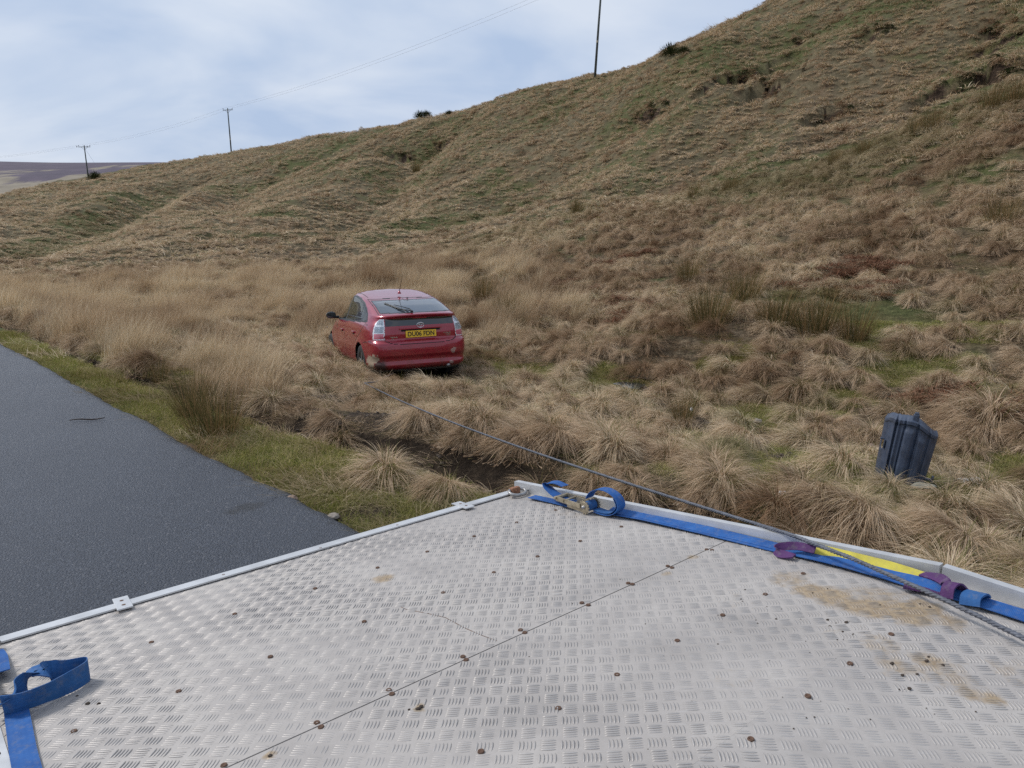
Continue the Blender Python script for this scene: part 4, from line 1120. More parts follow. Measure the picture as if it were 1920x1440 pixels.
# slack: a band on edge running out over the deck and back
P1 = [dpx(4, 1322, .040), dpx(40, 1316, .038), dpx(90, 1298, .036), dpx(135, 1277, .034), dpx(160, 1262, .034), dpx(166, 1254, .034), dpx(158, 1251, .036), dpx(125, 1257, .040), dpx(98, 1259, .046),
      dpx(84, 1258, .066), dpx(66, 1258, .070), dpx(48, 1277, .058), dpx(25, 1302, .048), dpx(0, 1322, .044)]
AC = [NN * .9 - E2 * .35 + E1 * .1] * 2 + [NN * .9 - E2 * .3] + [NN] * 5 + [NN * .9 + E2 * .3, NN * .2 + E2 * .9, E2 * .8 + E1 * -.35, E2 * .55 + E1 * .5, E2 * .6 + E1 * .5, E2 * .6 + E1 * .5]
ribbon_obj('webbing_loop', [(P1, np.array(AC), .062)], M['blue_web_dark'], s2)
ratchet(s2, .075, 2.52)
settle(s2)

# ------------------------------------------------------------------ winch rope
rA = dpx(1478, 1001, .062)
dirn = dpx(1735, 1110, .048) - rA
rend = march(685, 752) + np.array([0, 0, .26])
pts = [dpx(1920, 1197, .03) + (dpx(1920, 1197, .03) - dpx(1735, 1110, .045)) * k for k in (2.2, 1.1, .5)] + [dpx(1920, 1197, .034), dpx(1830, 1153, .038), dpx(1735, 1108, .045), dpx(1600, 1048, .056), rA]
for k in range(1, 26):
    t = k / 25; P = rA * (1 - t) + rend * t; P = P - np.array([0, 0, .30 * t * (1 - t)]); pts.append(P)
Rz = Matrix.Rotation(CAR_RZ, 3, 'Z')
tow = np.array(CAR_LOC) + np.array(Rz @ Vector((-.45, -.6, .22)))
for k in (.33, .66, 1): pts.append(rend * (1 - k) + tow * k + np.array([0, 0, -.06 * (1 - k)]))
def smooth_path(p, n):
    p = np.array(p); L_ = np.r_[0, np.cumsum(np.linalg.norm(np.diff(p, axis=0), axis=1))]; q = np.linspace(0, L_[-1], n)
    return np.stack([np.interp(q, L_, p[:, i]) for i in range(3)], 1)
m, nt_, b_, o_ = mat('rope_fibre'); g = G(nt_)
g.l(g.ramp(g.noise(g.obj(), 60, 5, .7), [(.3, (.045, .05, .065)), (.75, (.16, .17, .20))]), b_.inputs['Base Color']); b_.inputs['Roughness'].default_value = .6
M['rope'] = m
core = smooth_path(pts, 900)
mb = MB()
T = np.gradient(core, axis=0); T /= np.linalg.norm(T, axis=1)[:, None]
Aq = np.cross(T, [0, 0, 1.0]); Aq /= np.linalg.norm(Aq, axis=1)[:, None]; Bq = np.cross(Aq, T)
Ln = np.r_[0, np.cumsum(np.linalg.norm(np.diff(core, axis=0), axis=1))]
for s in range(3):
    ph = Ln / .045 * 2 * math.pi + s * 2.094
    mb.tube(core + Aq * (np.cos(ph) * .0042)[:, None] + Bq * (np.sin(ph) * .0042)[:, None], .0046, 6)
ro = mb.build('winch_rope', M['rope'], None, True); tag(ro, 'dark grey winch rope running from the truck bed to the red car', 'rope')

# ------------------------------------------------------------------ the red car
def paint_mat():
    m, nt, b, o = mat('red_car_paint'); g = G(nt); P = g.obj()
    fl = g.noise(P, 900, 2, .5)
    c = g.mix(g.ramp(fl, [(.4, 0.0), (.7, .1)]), (.29, .004, .022), (.36, .008, .034))
    sp = g.n('ShaderNodeSeparateXYZ'); g.l(P, sp.inputs[0])
    low = g.ramp(sp.outputs[2], [(.18, .85), (.5, .30), (.85, .04)])
    dust = g.math('MULTIPLY', low, g.ramp(g.noise(P, 5, 7, .7), [(.35, 0.0), (.65, 1.0)]))
    c = g.mix(g.math('MULTIPLY', dust, .75), c, (.17, .10, .065))
    # scraped, muddy corner of the bumper
    def blob(cx_, cy_, cz_, r_):
        v = g.n('ShaderNodeVectorMath', operation='DISTANCE'); g.l(P, v.inputs[0]); v.inputs[1].default_value = (cx_, cy_, cz_)
        return g.math('SUBTRACT', 1.0, g.math('DIVIDE', v.outputs['Value'], r_), clamp=True)
    n = g.noise(P, 11, 7, .72)
    s1 = g.ramp(g.math('ADD', g.math('MAXIMUM', blob(-.78, -.50, .36, .22), blob(-.74, -.66, .44, .15)), g.math('MULTIPLY', g.math('SUBTRACT', n, .5), 1.3)), [(.42, 0.0), (.46, 1.0)])
    s2_ = g.ramp(g.math('ADD', g.math('MAXIMUM', blob(-.70, -.74, .30, .20), blob(-.79, -.5, .24, .2)), g.math('MULTIPLY', g.math('SUBTRACT', n, .5), .8)), [(.30, 0.0), (.6, .9)])
    s3 = g.ramp(g.math('ADD', g.math('MAXIMUM', blob(.53, -.82, .50, .10), blob(.50, -.82, .30, .07)), g.math('MULTIPLY', g.math('SUBTRACT', n, .5), 1.1)), [(.50, 0.0), (.56, .8)])
    c = g.mix(s2_, c, (.05, .035, .03)); c = g.mix(s1, c, (.42, .33, .24)); c = g.mix(s3, c, (.42, .30, .27))
    g.l(c, b.inputs['Base Color'])
    b.inputs['Metallic'].default_value = .25
    dirt = g.math('MAXIMUM', g.math('MAXIMUM', dust, s1), s2_)
    g.l(g.math('ADD', .30, g.math('MULTIPLY', dirt, .45)), b.inputs['Roughness'])
    g.l(g.math('SUBTRACT', 1.0, dirt, clamp=True), b.inputs['Coat Weight']); b.inputs['Coat Roughness'].default_value = .04
    return m
M['paint'] = paint_mat()
def glass_mat(name, tint, alpha, rough=.03):
    m, nt, b, o = mat(name); g = G(nt)
    b.inputs['Base Color'].default_value = tint + (1,); b.inputs['Roughness'].default_value = rough; b.inputs['IOR'].default_value = 1.52
    b.inputs['Coat Weight'].default_value = 1.0; b.inputs['Coat Roughness'].default_value = .02
    tr = g.n('ShaderNodeBsdfTransparent'); tr.inputs[0].default_value = (.75, .85, .85, 1)
    ms = g.n('ShaderNodeMixShader'); ms.inputs[0].default_value = alpha
    g.l(tr.outputs[0], ms.inputs[1]); g.l(b.outputs[0], ms.inputs[2]); g.l(ms.outputs[0], o.inputs[0])
    return m
M['glass_side'] = glass_mat('side_glass', (.03, .04, .04), .45)
M['glass_rear'] = glass_mat('tinted_rear_glass', (.045, .055, .065), .85)
M['spoiler_glass'] = glass_mat('dark_lower_glass', (.006, .007, .008), 1.0)
M['seam'] = simple('panel_gap', (.006, .004, .004), .7, 0, .1, 5)
M['lamp_clear'] = simple('clear_lamp_lens', (.34, .38, .43), .12, .5, .5, 45, 0, 1.0)
M['lamp_facet'] = simple('lamp_facets', (.52, .57, .63), .2, .2, .3, 60)
M['lamp_red'] = simple('red_lamp_lens', (.60, .15, .20), .15, .1, .3, 70, 0, 1.0)
M['lamp_white'] = simple('white_lamp_surround', (.75, .77, .80), .2, .1, .08, 40, 0, 1.0)
M['chrome'] = simple('chrome', (.75, .76, .78), .12, 1.0, .05, 10)
M['plate'] = simple('yellow_plate', (.80, .50, .035), .35, 0, .06, 20, 0, .3)
M['ink'] = simple('plate_black', (.008, .008, .008), .5)
M['interior'] = simple('interior_trim', (.05, .05, .052), .8)
M['seat'] = simple('seat_cloth', (.09, .095, .10), .9)
M['valance'] = simple('scuffed_valance', (.16, .16, .165), .5, 0, .4, 12)

car = empty('red_hatchback', tuple(CAR_LOC))
tag(car, 'muddy red five door hatchback stuck in the boggy field', 'car')
ZP = np.array
YR = (ZP([.18, .22, .26, .30, .335, .36, .40, .435, .46, .56, .64, .68, .697, .71, .80, .93, 1.04, 1.065, 1.08, 1.095, 1.108, 1.122, 1.135, 1.24, 1.315, 1.345, 1.385, 1.44, 1.48, 1.498]),
      ZP([-.60, -.70, -.79, -.815, -.82, -.785, -.79, -.80, -.835, -.845, -.84, -.825, -.80, -.755, -.765, -.755, -.735, -.755, -.785, -.792, -.785, -.72, -.665, -.30, .01, .14, .38, .72, .98, 1.16]))
YF = (ZP([.18, .3, .45, .6, .7, .8, .88, .95, 1.0, 1.1, 1.2, 1.3, 1.38, 1.43, 1.47, 1.498]),
      ZP([3.30, 3.5, 3.6, 3.6, 3.5, 3.3, 3.05, 2.75, 2.55, 2.28, 2.05, 1.82, 1.62, 1.50, 1.34, 1.18]))
WD = (ZP([.18, .24, .30, .36, .55, .75, .88, .95, 1.0, 1.1, 1.2, 1.3, 1.36, 1.40, 1.435, 1.46, 1.48, 1.492, 1.498]),
      ZP([.74, .80, .835, .845, .862, .860, .845, .825, .80, .76, .722, .685, .655, .625, .578, .515, .42, .28, .01]))
NE = (ZP([.18, .7, .95, 1.1, 1.3, 1.498]), ZP([9, 9, 7.5, 5.0, 5.0, 4.0]))
zs = np.r_[np.arange(.18, 1.06, .0125), np.arange(1.06, 1.14, .005), np.arange(1.14, 1.40, .007), 1.498 - .098 * (1 - np.linspace(0, .999, 46)) ** 2.0]
MR = 760
ang = np.linspace(0, 2 * math.pi, 6001)[:-1]
def slice_ring(z):
    yr, yf, wd, n = np.interp(z, *YR), np.interp(z, *YF), np.interp(z, *WD), np.interp(z, *NE)
    ym, Lh = (yr + yf) / 2, (yf - yr) / 2
    c, s = np.cos(ang), np.sin(ang)
    x = wd * np.sign(c) * np.abs(c) ** (2 / n)
    nn_ = np.where(s < 0, n, 3.2)
    x = np.where(s < 0, x, wd * np.sign(c) * np.abs(c) ** (2 / 3.2))
    y = ym + Lh * np.sign(s) * np.abs(s) ** (2 / nn_)
    # tumble: body side slightly pinched towards the tail
    x = x * (1 - .02 * sstep(.6, -.85, y) * sstep(.2, 1.0, z) - .03 * sstep(2.2, 3.6, y))
    d = np.r_[0, np.cumsum(np.hypot(np.diff(np.r_[x, x[0]]), np.diff(np.r_[y, y[0]])))]
    q = np.linspace(0, d[-1], MR + 1)[:-1]
    return np.interp(q, d, np.r_[x, x[0]]), np.interp(q, d, np.r_[y, y[0]])
CX, CY, CZ = [], [], []
for z in zs:
    x, y = slice_ring(z); CX.append(x); CY.append(y); CZ.append(np.full(MR, z))
CX, CY, CZ = np.array(CX), np.array(CY), np.array(CZ)
# smooth the slices a little along z so that profile corners are rounded
def sm(A):
    B = A.copy(); B[1:-1] = .25 * A[:-2] + .5 * A[1:-1] + .25 * A[2:]; return B
for _ in range(2): CX, CY = sm(CX), sm(CY)
# crown of the tailgate: rear centre stands slightly proud, spoiler bows up in the middle
nzs = len(zs)
rear = CY < 0
CZ = CZ + np.where(rear & (CZ > .98) & (CZ < 1.36), .020 * (1 - (CX / .7) ** 2) * sstep(.98, 1.09, CZ) * sstep(1.42, 1.2, CZ), 0)
# wheel arch flare
for yc in (0.0, 2.70):
    rr_ = np.hypot(CY - yc, CZ - .31); fl_ = np.exp(-((rr_ - .36) / .05) ** 2) * (np.abs(CX) > .5)
    CX = CX + np.sign(CX) * .012 * fl_
idx = np.arange(nzs * MR).reshape(nzs, MR)
nxt = np.roll(idx, -1, 1)
QD = np.stack([idx[:-1], nxt[:-1], nxt[1:], idx[1:]], -1).reshape(-1, 4)
CV = np.c_[CX.ravel(), CY.ravel(), CZ.ravel()]
fc = CV[QD].mean(1); fx, fy, fz = fc.T; ax_ = np.abs(fx)
def inpoly(px, py, poly):
    c = np.zeros(len(px), bool); n = len(poly)
    for i in range(n):
        (x1, y1), (x2, y2) = poly[i], poly[(i + 1) % n]
        k = ((y1 > py) != (y2 > py)) & (px < (x2 - x1) * (py - y1) / (y2 - y1 + 1e-12) + x1)
        c ^= k
    return c
def dpoly(px, py, poly, closed=True):
    d = np.full(len(px), 9.0); n = len(poly)
    for i in range(n if closed else n - 1):
        a = np.array(poly[i]); b = np.array(poly[(i + 1) % n]); ab = b - a
        t = np.clip(((px - a[0]) * ab[0] + (py - a[1]) * ab[1]) / (ab @ ab + 1e-12), 0, 1)
        d = np.minimum(d, np.hypot(px - a[0] - t * ab[0], py - a[1] - t * ab[1]))
    return d
side = (ax_ > .45) & (fy > -.50)
WIN = [(2.32, .945), (1.2, .965), (.2, .99), (-.30, 1.01), (-.20, 1.11), (-.01, 1.205), (.25, 1.295), (.60, 1.365), (1.0, 1.40), (1.3, 1.39), (1.55, 1.34), (1.85, 1.20), (2.12, 1.06)]
inw = inpoly(fy, fz, WIN) & side; dw = dpoly(fy, fz, WIN)
RG = [(-.63, 1.145), (.63, 1.145), (.56, 1.338), (-.56, 1.338)]
rearm = (fy < .5) & (fz > 1.10)
hw = np.interp(fz, [1.13, 1.34], [.61, .575])
inr = rearm & (ax_ < hw) & (fz > 1.143) & (fz < 1.338)
dr = np.minimum(np.abs(hw - ax_), np.minimum(np.abs(fz - 1.143), np.abs(fz - 1.338)))
hww = np.interp(fz, [.96, 1.40], [.68, .55])
infr = (fy > 1.3) & (ax_ < hww) & (fz > .985) & (fz < 1.395)
lxo = np.interp(fz, [.695, .75, .85, .93, .99, 1.03, 1.06], [.775, .772, .762, .742, .71, .675, .635])
lxi = np.interp(fz, [.70, 1.06], [.615, .585])
lamp = (fy < -.25) & (ax_ > lxi) & (ax_ < lxo) & (fz > .735) & (fz < 1.055)
dl = np.minimum(np.minimum(ax_ - lxi, lxo - ax_), np.minimum(fz - .735, 1.055 - fz))
blk = (fy < -.5) & (ax_ < lxi - .012) & (fz > .935 + .012 * np.cos(fx * 2.2)) & (fz < 1.062)
arch = np.zeros(len(fx), bool)
for yc in (0.0, 2.70): arch |= (np.hypot(fy - yc, (fz - .31) * 1.0) < .345) & (ax_ > .5)
cls = np.zeros(len(fx), int)                       # 0 paint
cls[arch] = -1
cls[(fz < .235)] = np.where(cls[fz < .235] == 0, 9, cls[fz < .235])
# gaps
gap = np.zeros(len(fx), bool)
def gapline(mask, a, b, poly, w_=.006): 
    global gap; gap |= mask & (dpoly(a, b, poly, False) < w_)
sd = (ax_ > .6)
gapline(sd, fy, fz, [(1.17, .26), (1.17, .95)]); gapline(sd, fy, fz, [(2.30, .26), (2.34, .94)])
gapline(sd, fy, fz, [(.42, .26), (.40, .45), (.28, .66), (.0, .80), (-.28, .99)])
gapline(sd & (fy < 2.4), fy, fz, [(2.3, .262), (.42, .262)], .005)
gapline((ax_ > .3) & (fy < 0), fy, fz, [(-.25, .665), (-.40, .690), (-.62, .697)])
gapline((fy < -.4), fx, fz, [(-.607, 1.07), (-.627, .80), (-.60, .715), (-.52, .672), (-.40, .655), (0, .648), (.40, .655), (.52, .672), (.60, .715), (.627, .80), (.607, 1.07)])
gapline((fy < .9) & (fz > 1.12), fx, fz, [(-.63, 1.13), (-.595, 1.352), (0, 1.362), (.595, 1.352), (.63, 1.13)], .0045)
gapline((fz > 1.38) & (fy > .3) & (fy < 1.6), fx, fx * 0, [(-.56, 0), (-.559, 0)], .0055); gapline((fz > 1.38) & (fy > .3) & (fy < 1.6), fx, fx * 0, [(.56, 0), (.561, 0)], .0055)
gapline(sd, fy, fz, [(-.42, .955), (-.30, .965)], .004)
cls[gap & (cls == 0)] = 1
cls[inw] = 2; cls[inw & (dw < .018)] = 3; cls[inw & (np.abs(fy - (1.20 + .10 * (fz - .95))) < .035)] = 3; cls[inw & (np.abs(fy - (.20 - .03 * (fz - .95))) < .012)] = 3
cls[side & ~inw & (dw < .010)] = 3
cls[inw & (fy > 1.98) & (np.abs(fy - 2.0) < .014)] = 3
cls[inr] = 4; cls[inr & (dr < .012)] = 3
cls[infr] = 5
cls[lamp] = 6; cls[lamp & (dl < .013)] = 8
cls[lamp & (fz < .825)] = 7; cls[lamp & (fz < .825) & (dl < .011)] = 8; cls[lamp & (np.abs(fz - .832) < .008)] = 8; cls[lamp & (np.abs(fz - .955) < .007)] = 8
cls[blk] = 10
def extract(name, sel, mats, midx=None, off=0.0, parent=None, thick=0.0):
    Fq = QD[sel]; u, inv = np.unique(Fq, return_inverse=True)
    me = npmesh(name, CV[u], inv.reshape(-1, 4), mats)
    if midx is not None: me.polygons.foreach_set('material_index', midx[sel].astype(np.int32))
    return link(name, me, parent)
bodysel = np.isin(cls, [0, 1, 3, 9])
mi = np.select([cls == 1, cls == 3, cls == 9], [1, 2, 3], 0)
body = extract('body', bodysel, [M['paint'], M['seam'], M['black'], M['valance']], mi, parent=car)
for s in (-1, 1):
    for lo, hi in ((1.22, 2.6), (.19, 1.24), (-.3, .21)):
        k = (cls == 2) & (np.sign(fx) == s) & (fy > lo) & (fy <= hi)
        if k.any(): extract('window', k, M['glass_side'], parent=car)
extract('rear_window', cls == 4, M['glass_rear'], parent=car)
extract('windscreen', cls == 5, M['glass_side'], parent=car)
extract('lower_rear_glass', cls == 10, M['spoiler_glass'], parent=car)
for s in (-1, 1):
    t = extract('tail_lamp', (cls == 8) & (np.sign(fx) == s), M['lamp_white'], parent=car)
    extract('clear_lens', (cls == 6) & (np.sign(fx) == s), M['lamp_clear'], parent=t)
    extract('red_lens', (cls == 7) & (np.sign(fx) == s), M['lamp_red'], parent=t)
    # facets inside the lens
    mb = MB()
    for zf in np.arange(.86, 1.04, .024):
        for xf in np.arange(.63, np.interp(zf, [.85, 1.04], [.78, .66]), .026):
            k = np.argmin((fx - s * xf) ** 2 + (fz - zf) ** 2 + (fy > 0) * 9)
            mb.box((s * xf, fy[k] - .001, zf), (.017, .004, .015), bev=.002)
    tag(mb.build('reflector_facet', M['lamp_facet'], t), kind='stuff')
# floor pan, arches, interior
mb = MB(); mb.box((0, 1.35, .24), (1.40, 3.6, .05)); mb.box((0, -.55, .30), (1.2, .30, .10)); mb.build('floor_pan', M['chassis'], car)
for yc in (0.0, 2.7):
    for s in (-1, 1):
        mb = MB(); mb.lathe([(.001, -.22), (.36, -.22), (.36, 0.0)], (s * .80, yc, .31), (s, 0, 0), 40); mb.build('arch_liner', M['chassis'], car)
mb = MB(); mb.tube([(.45, -.62, .26), (.45, -.80, .25)], .028, 12); mb.build('exhaust', M['steel'], car, True)
def rounded(mb, c, s, mi=0, b=.05, R=None): mb.box(c, s, R, mi, b)
for x in (-.36, .36):
    mb = MB(); tl_ = np.array([[1, 0, 0], [0, math.cos(.22), math.sin(.22)], [0, -math.sin(.22), math.cos(.22)]])
    rounded(mb, (x, 1.25, .82), (.46, .14, .56), R=tl_); rounded(mb, (x, 1.50, .56), (.48, .50, .16)); rounded(mb, (x, 1.16, 1.17), (.26, .09, .17), R=tl_); mb.build('front_seat', M['seat'], car)
mb = MB(); rounded(mb, (0, .28, .78), (1.20, .14, .50)); rounded(mb, (0, .55, .52), (1.2, .48, .16))
for x in (-.38, .38): rounded(mb, (x, .24, 1.09), (.24, .08, .14))
mb.build('rear_seat', M['seat'], car)
mb = MB(); rounded(mb, (0, 2.25, .82), (1.30, .40, .22)); mb.lathe([(.17, -.01), (.185, 0), (.17, .01)], (.38, 1.95, .92), (0, -.9, .4), 24); mb.build('dashboard', M['interior'], car)
mb = MB(); rounded(mb, (0, -.12, .96), (1.22, .66, .03), b=.01); mb.build('luggage_cover', M['interior'], car)
# wheels
for yc in (0.0, 2.70):
    for s in (-1, 1):
        c = (s * .755, yc, .30)
        mb = MB(); mb.lathe([(.19, -.085), (.25, -.092), (.29, -.085), (.308, -.06), (.310, .06), (.292, .085), (.25, .093), (.19, .085)], c, (s, 0, 0), 40)
        wh = mb.build('wheel', M['rubber'], car, True)
        mb = MB(); mb.lathe([(.195, .080), (.187, .068), (.165, .045), (.05, .060), (.001, .062)], c, (s, 0, 0), 36)
        for k in range(5):
            t = k * 2 * math.pi / 5 + .3; R = np.stack([[s, 0, 0], [0, math.cos(t), math.sin(t)], [0, -math.sin(t), math.cos(t)]], 1)
            mb.box(np.array(c) + np.array([s * .070, 0, 0]) + R[:, 1] * .105, (.018, .17, .045), R, bev=.006)
        mb.build('rim', M['muddy_wheel'], wh, False)
# mirrors, handles
for s in (-1, 1):
    mb = MB()
    bm = bmesh.new(); bmesh.ops.create_uvsphere(bm, u_segments=20, v_segments=12, radius=1)
    for q in bm.verts: q.co = Vector((s * .925 + q.co.x * .10, 2.02 + q.co.y * .055 - .02 * q.co.x * s, 1.02 + q.co.z * .068))
    bm.verts.index_update(); mb.add([q.co for q in bm.verts], [tuple(v.index for v in f.verts) for f in bm.faces]); bm.free()
    mb.box((s * .82, 2.06, .975), (.12, .05, .05), bev=.015); mr = mb.build('mirror', M['black'], car, True)
    mb = MB(); mb.box((s * .935, 1.965, 1.02), (.15, .006, .095), bev=.003); mb.build('mirror_glass', M['spoiler_glass'], mr)
    for yh, zh in ((.42, .80), (1.36, .785)):
        mb = MB(); mb.box((s * .868, yh, zh), (.03, .16, .034), bev=.010); mb.build('door_handle', M['paint'], car)
        mb = MB(); mb.box((s * .858, yh, zh - .012), (.010, .12, .05), bev=.004); mb.build('handle_cup', M['seam'], car)
    mb = MB(); mb.box((s * .848, 2.95, .73), (.01, .05, .03), bev=.004); mb.build('side_repeater', M['lamp_clear'], car)
# tailgate furniture
def ysurf(x, z):
    k = np.argmin((fx - x) ** 2 + (fz - z) ** 2 + (fy > .6) * 9); return fy[k]
TILT = math.radians(3)
mb = MB(); mb.box((0, ysurf(0, .90) - .012, .893), (.72, .045, .022), bev=.006); mb.build('plate_hood', M['paint'], car)
mb = MB(); mb.box((0, ysurf(0, .82) + .004, .868), (.66, .014, .035)); mb.build('plate_recess', M['seam'], car)
yp = ysurf(0, .80) - .012
mb = MB(); mb.box((0, yp, .805), (.520, .006, .111), bev=.002); plate = mb.build('number_plate', M['plate'], car)
def text_obj(name, body_, size, loc, m, parent, bold=0.0, sx=1.0, ext=.0012, shear=0.0, fit=None):
    cu = bpy.data.curves.new(name, 'FONT'); cu.body = body_; cu.size = size; cu.align_x = 'CENTER'; cu.align_y = 'CENTER'; cu.offset = bold; cu.extrude = ext; cu.shear = shear; cu.resolution_u = 4
    t = bpy.data.objects.new(name + '_curve', cu); COL.objects.link(t)
    dg = bpy.context.evaluated_depsgraph_get(); me = bpy.data.meshes.new_from_object(t.evaluated_get(dg))
    bpy.data.objects.remove(t)
    xs = [v.co.x for v in me.vertices]; ys_ = [v.co.y for v in me.vertices]
    if fit:
        kx = fit[0] / (max(xs) - min(xs)); ky = fit[1] / (max(ys_) - min(ys_)); mx_, my_ = (max(xs) + min(xs)) / 2, (max(ys_) + min(ys_)) / 2
        for v in me.vertices: v.co.x = (v.co.x - mx_) * kx; v.co.y = (v.co.y - my_) * ky
    me.transform(Matrix.Rotation(math.pi / 2, 4, 'X')); me.transform(Matrix.Translation(loc))
    me.materials.clear(); me.materials.append(m)
    return link(name, me, parent)
text_obj('plate_lettering', 'DU06 FDN', .10, (0, yp - .0038, .806), M['ink'], plate, bold=.0022, fit=(.452, .079))
def oval(mb, c, rx, rz, r, n=32):
    mb.tube([(c[0] + rx * math.cos(t), c[1], c[2] + rz * math.sin(t)) for t in np.linspace(0, 2 * math.pi, n + 1)], r, 6, cap=False)
yb = ysurf(0, .95) - .008
mb = MB(); oval(mb, (0, yb, .945), .060, .041, .0055); oval(mb, (0, yb, .962), .036, .018, .0032); oval(mb, (0, yb, .945), .015, .036, .0032)
mb.build('badge_emblem', M['chrome'], car, True)
yl_ = ysurf(-.44, .76) - .002; yr_ = ysurf(.44, .78) - .002
text_obj('badge_lettering', 'PRIUS', .03, (-.455, yl_, .765), M['chrome'], car, .0008, fit=(.115, .018), ext=.002)
text_obj('badge_lettering', 'T4', .03, (-.475, yl_, .735), M['chrome'], car, .0008, fit=(.032, .018), ext=.002)
text_obj('badge_lettering', 'HYBRID', .03, (.455, yr_, .795), M['chrome'], car, .0008, fit=(.13, .017), ext=.002)
text_obj('badge_lettering', 'SYNERGY', .03, (.47, yr_, .770), M['chrome'], car, .0004, fit=(.09, .011), ext=.002)
text_obj('badge_lettering', 'DRIVE', .03, (.48, yr_, .755), M['chrome'], car, .0004, fit=(.07, .009), ext=.002)
# wiper on the hatch glass
def hatch(x, z, lift_=.012):
    y = ysurf(x, z); n = np.array([0, -.28, .96]); return np.array([x, y, z]) + n * lift_
mb = MB(); mb.lathe([(.001, .03), (.02, .03), (.026, 0)], hatch(-.12, 1.150, .005), (0, -.3, .95), 14)
mb.tube([hatch(-.12, 1.152, .03), hatch(-.20, 1.165, .03), hatch(-.30, 1.20, .022)], [.012, .009, .006], 6)
mb.tube([hatch(-.12, 1.152, .03), hatch(-.125, 1.178, .03), hatch(-.22, 1.215, .03), hatch(-.31, 1.25, .022)], [.009, .009, .006, .005], 6)
wp = mb.build('wiper', M['black'], car)
mb = MB(); mb.tube([hatch(-.20, 1.163, .016), hatch(-.30, 1.215, .014), hatch(-.42, 1.285, .014)], [.009, .012, .010], 6); mb.build('wiper_blade', M['black'], wp)
mb = MB(); mb.tube([hatch(0.02, 1.15, .003), hatch(-.02, 1.355, .003)], .0022, 5); mb.build('glass_wire', M['black'], car)
# aerial
ya = .42
za = 1.435
mb = MB(); mb.lathe([(.001, .045), (.012, .04), (.028, .01), (.034, -.01)], (0, ya, za), (0, 0, 1), 14); ae = mb.build('aerial_base', M['paint'], car, True)
mb = MB(); mb.tube([(0, ya, za + .03), (.006, ya - .10, za + .16), (.014, ya - .22, za + .33)], [.006, .004, .0025], 6); mb.build('aerial_mast', M['black'], ae)
mb = MB(); mb.box((.07, .17, 1.365), (.03, .05, .014), bev=.006); mb.build('washer_nozzle', M['black'], car)
car.rotation_euler = (CAR_RX, CAR_RY, CAR_RZ)


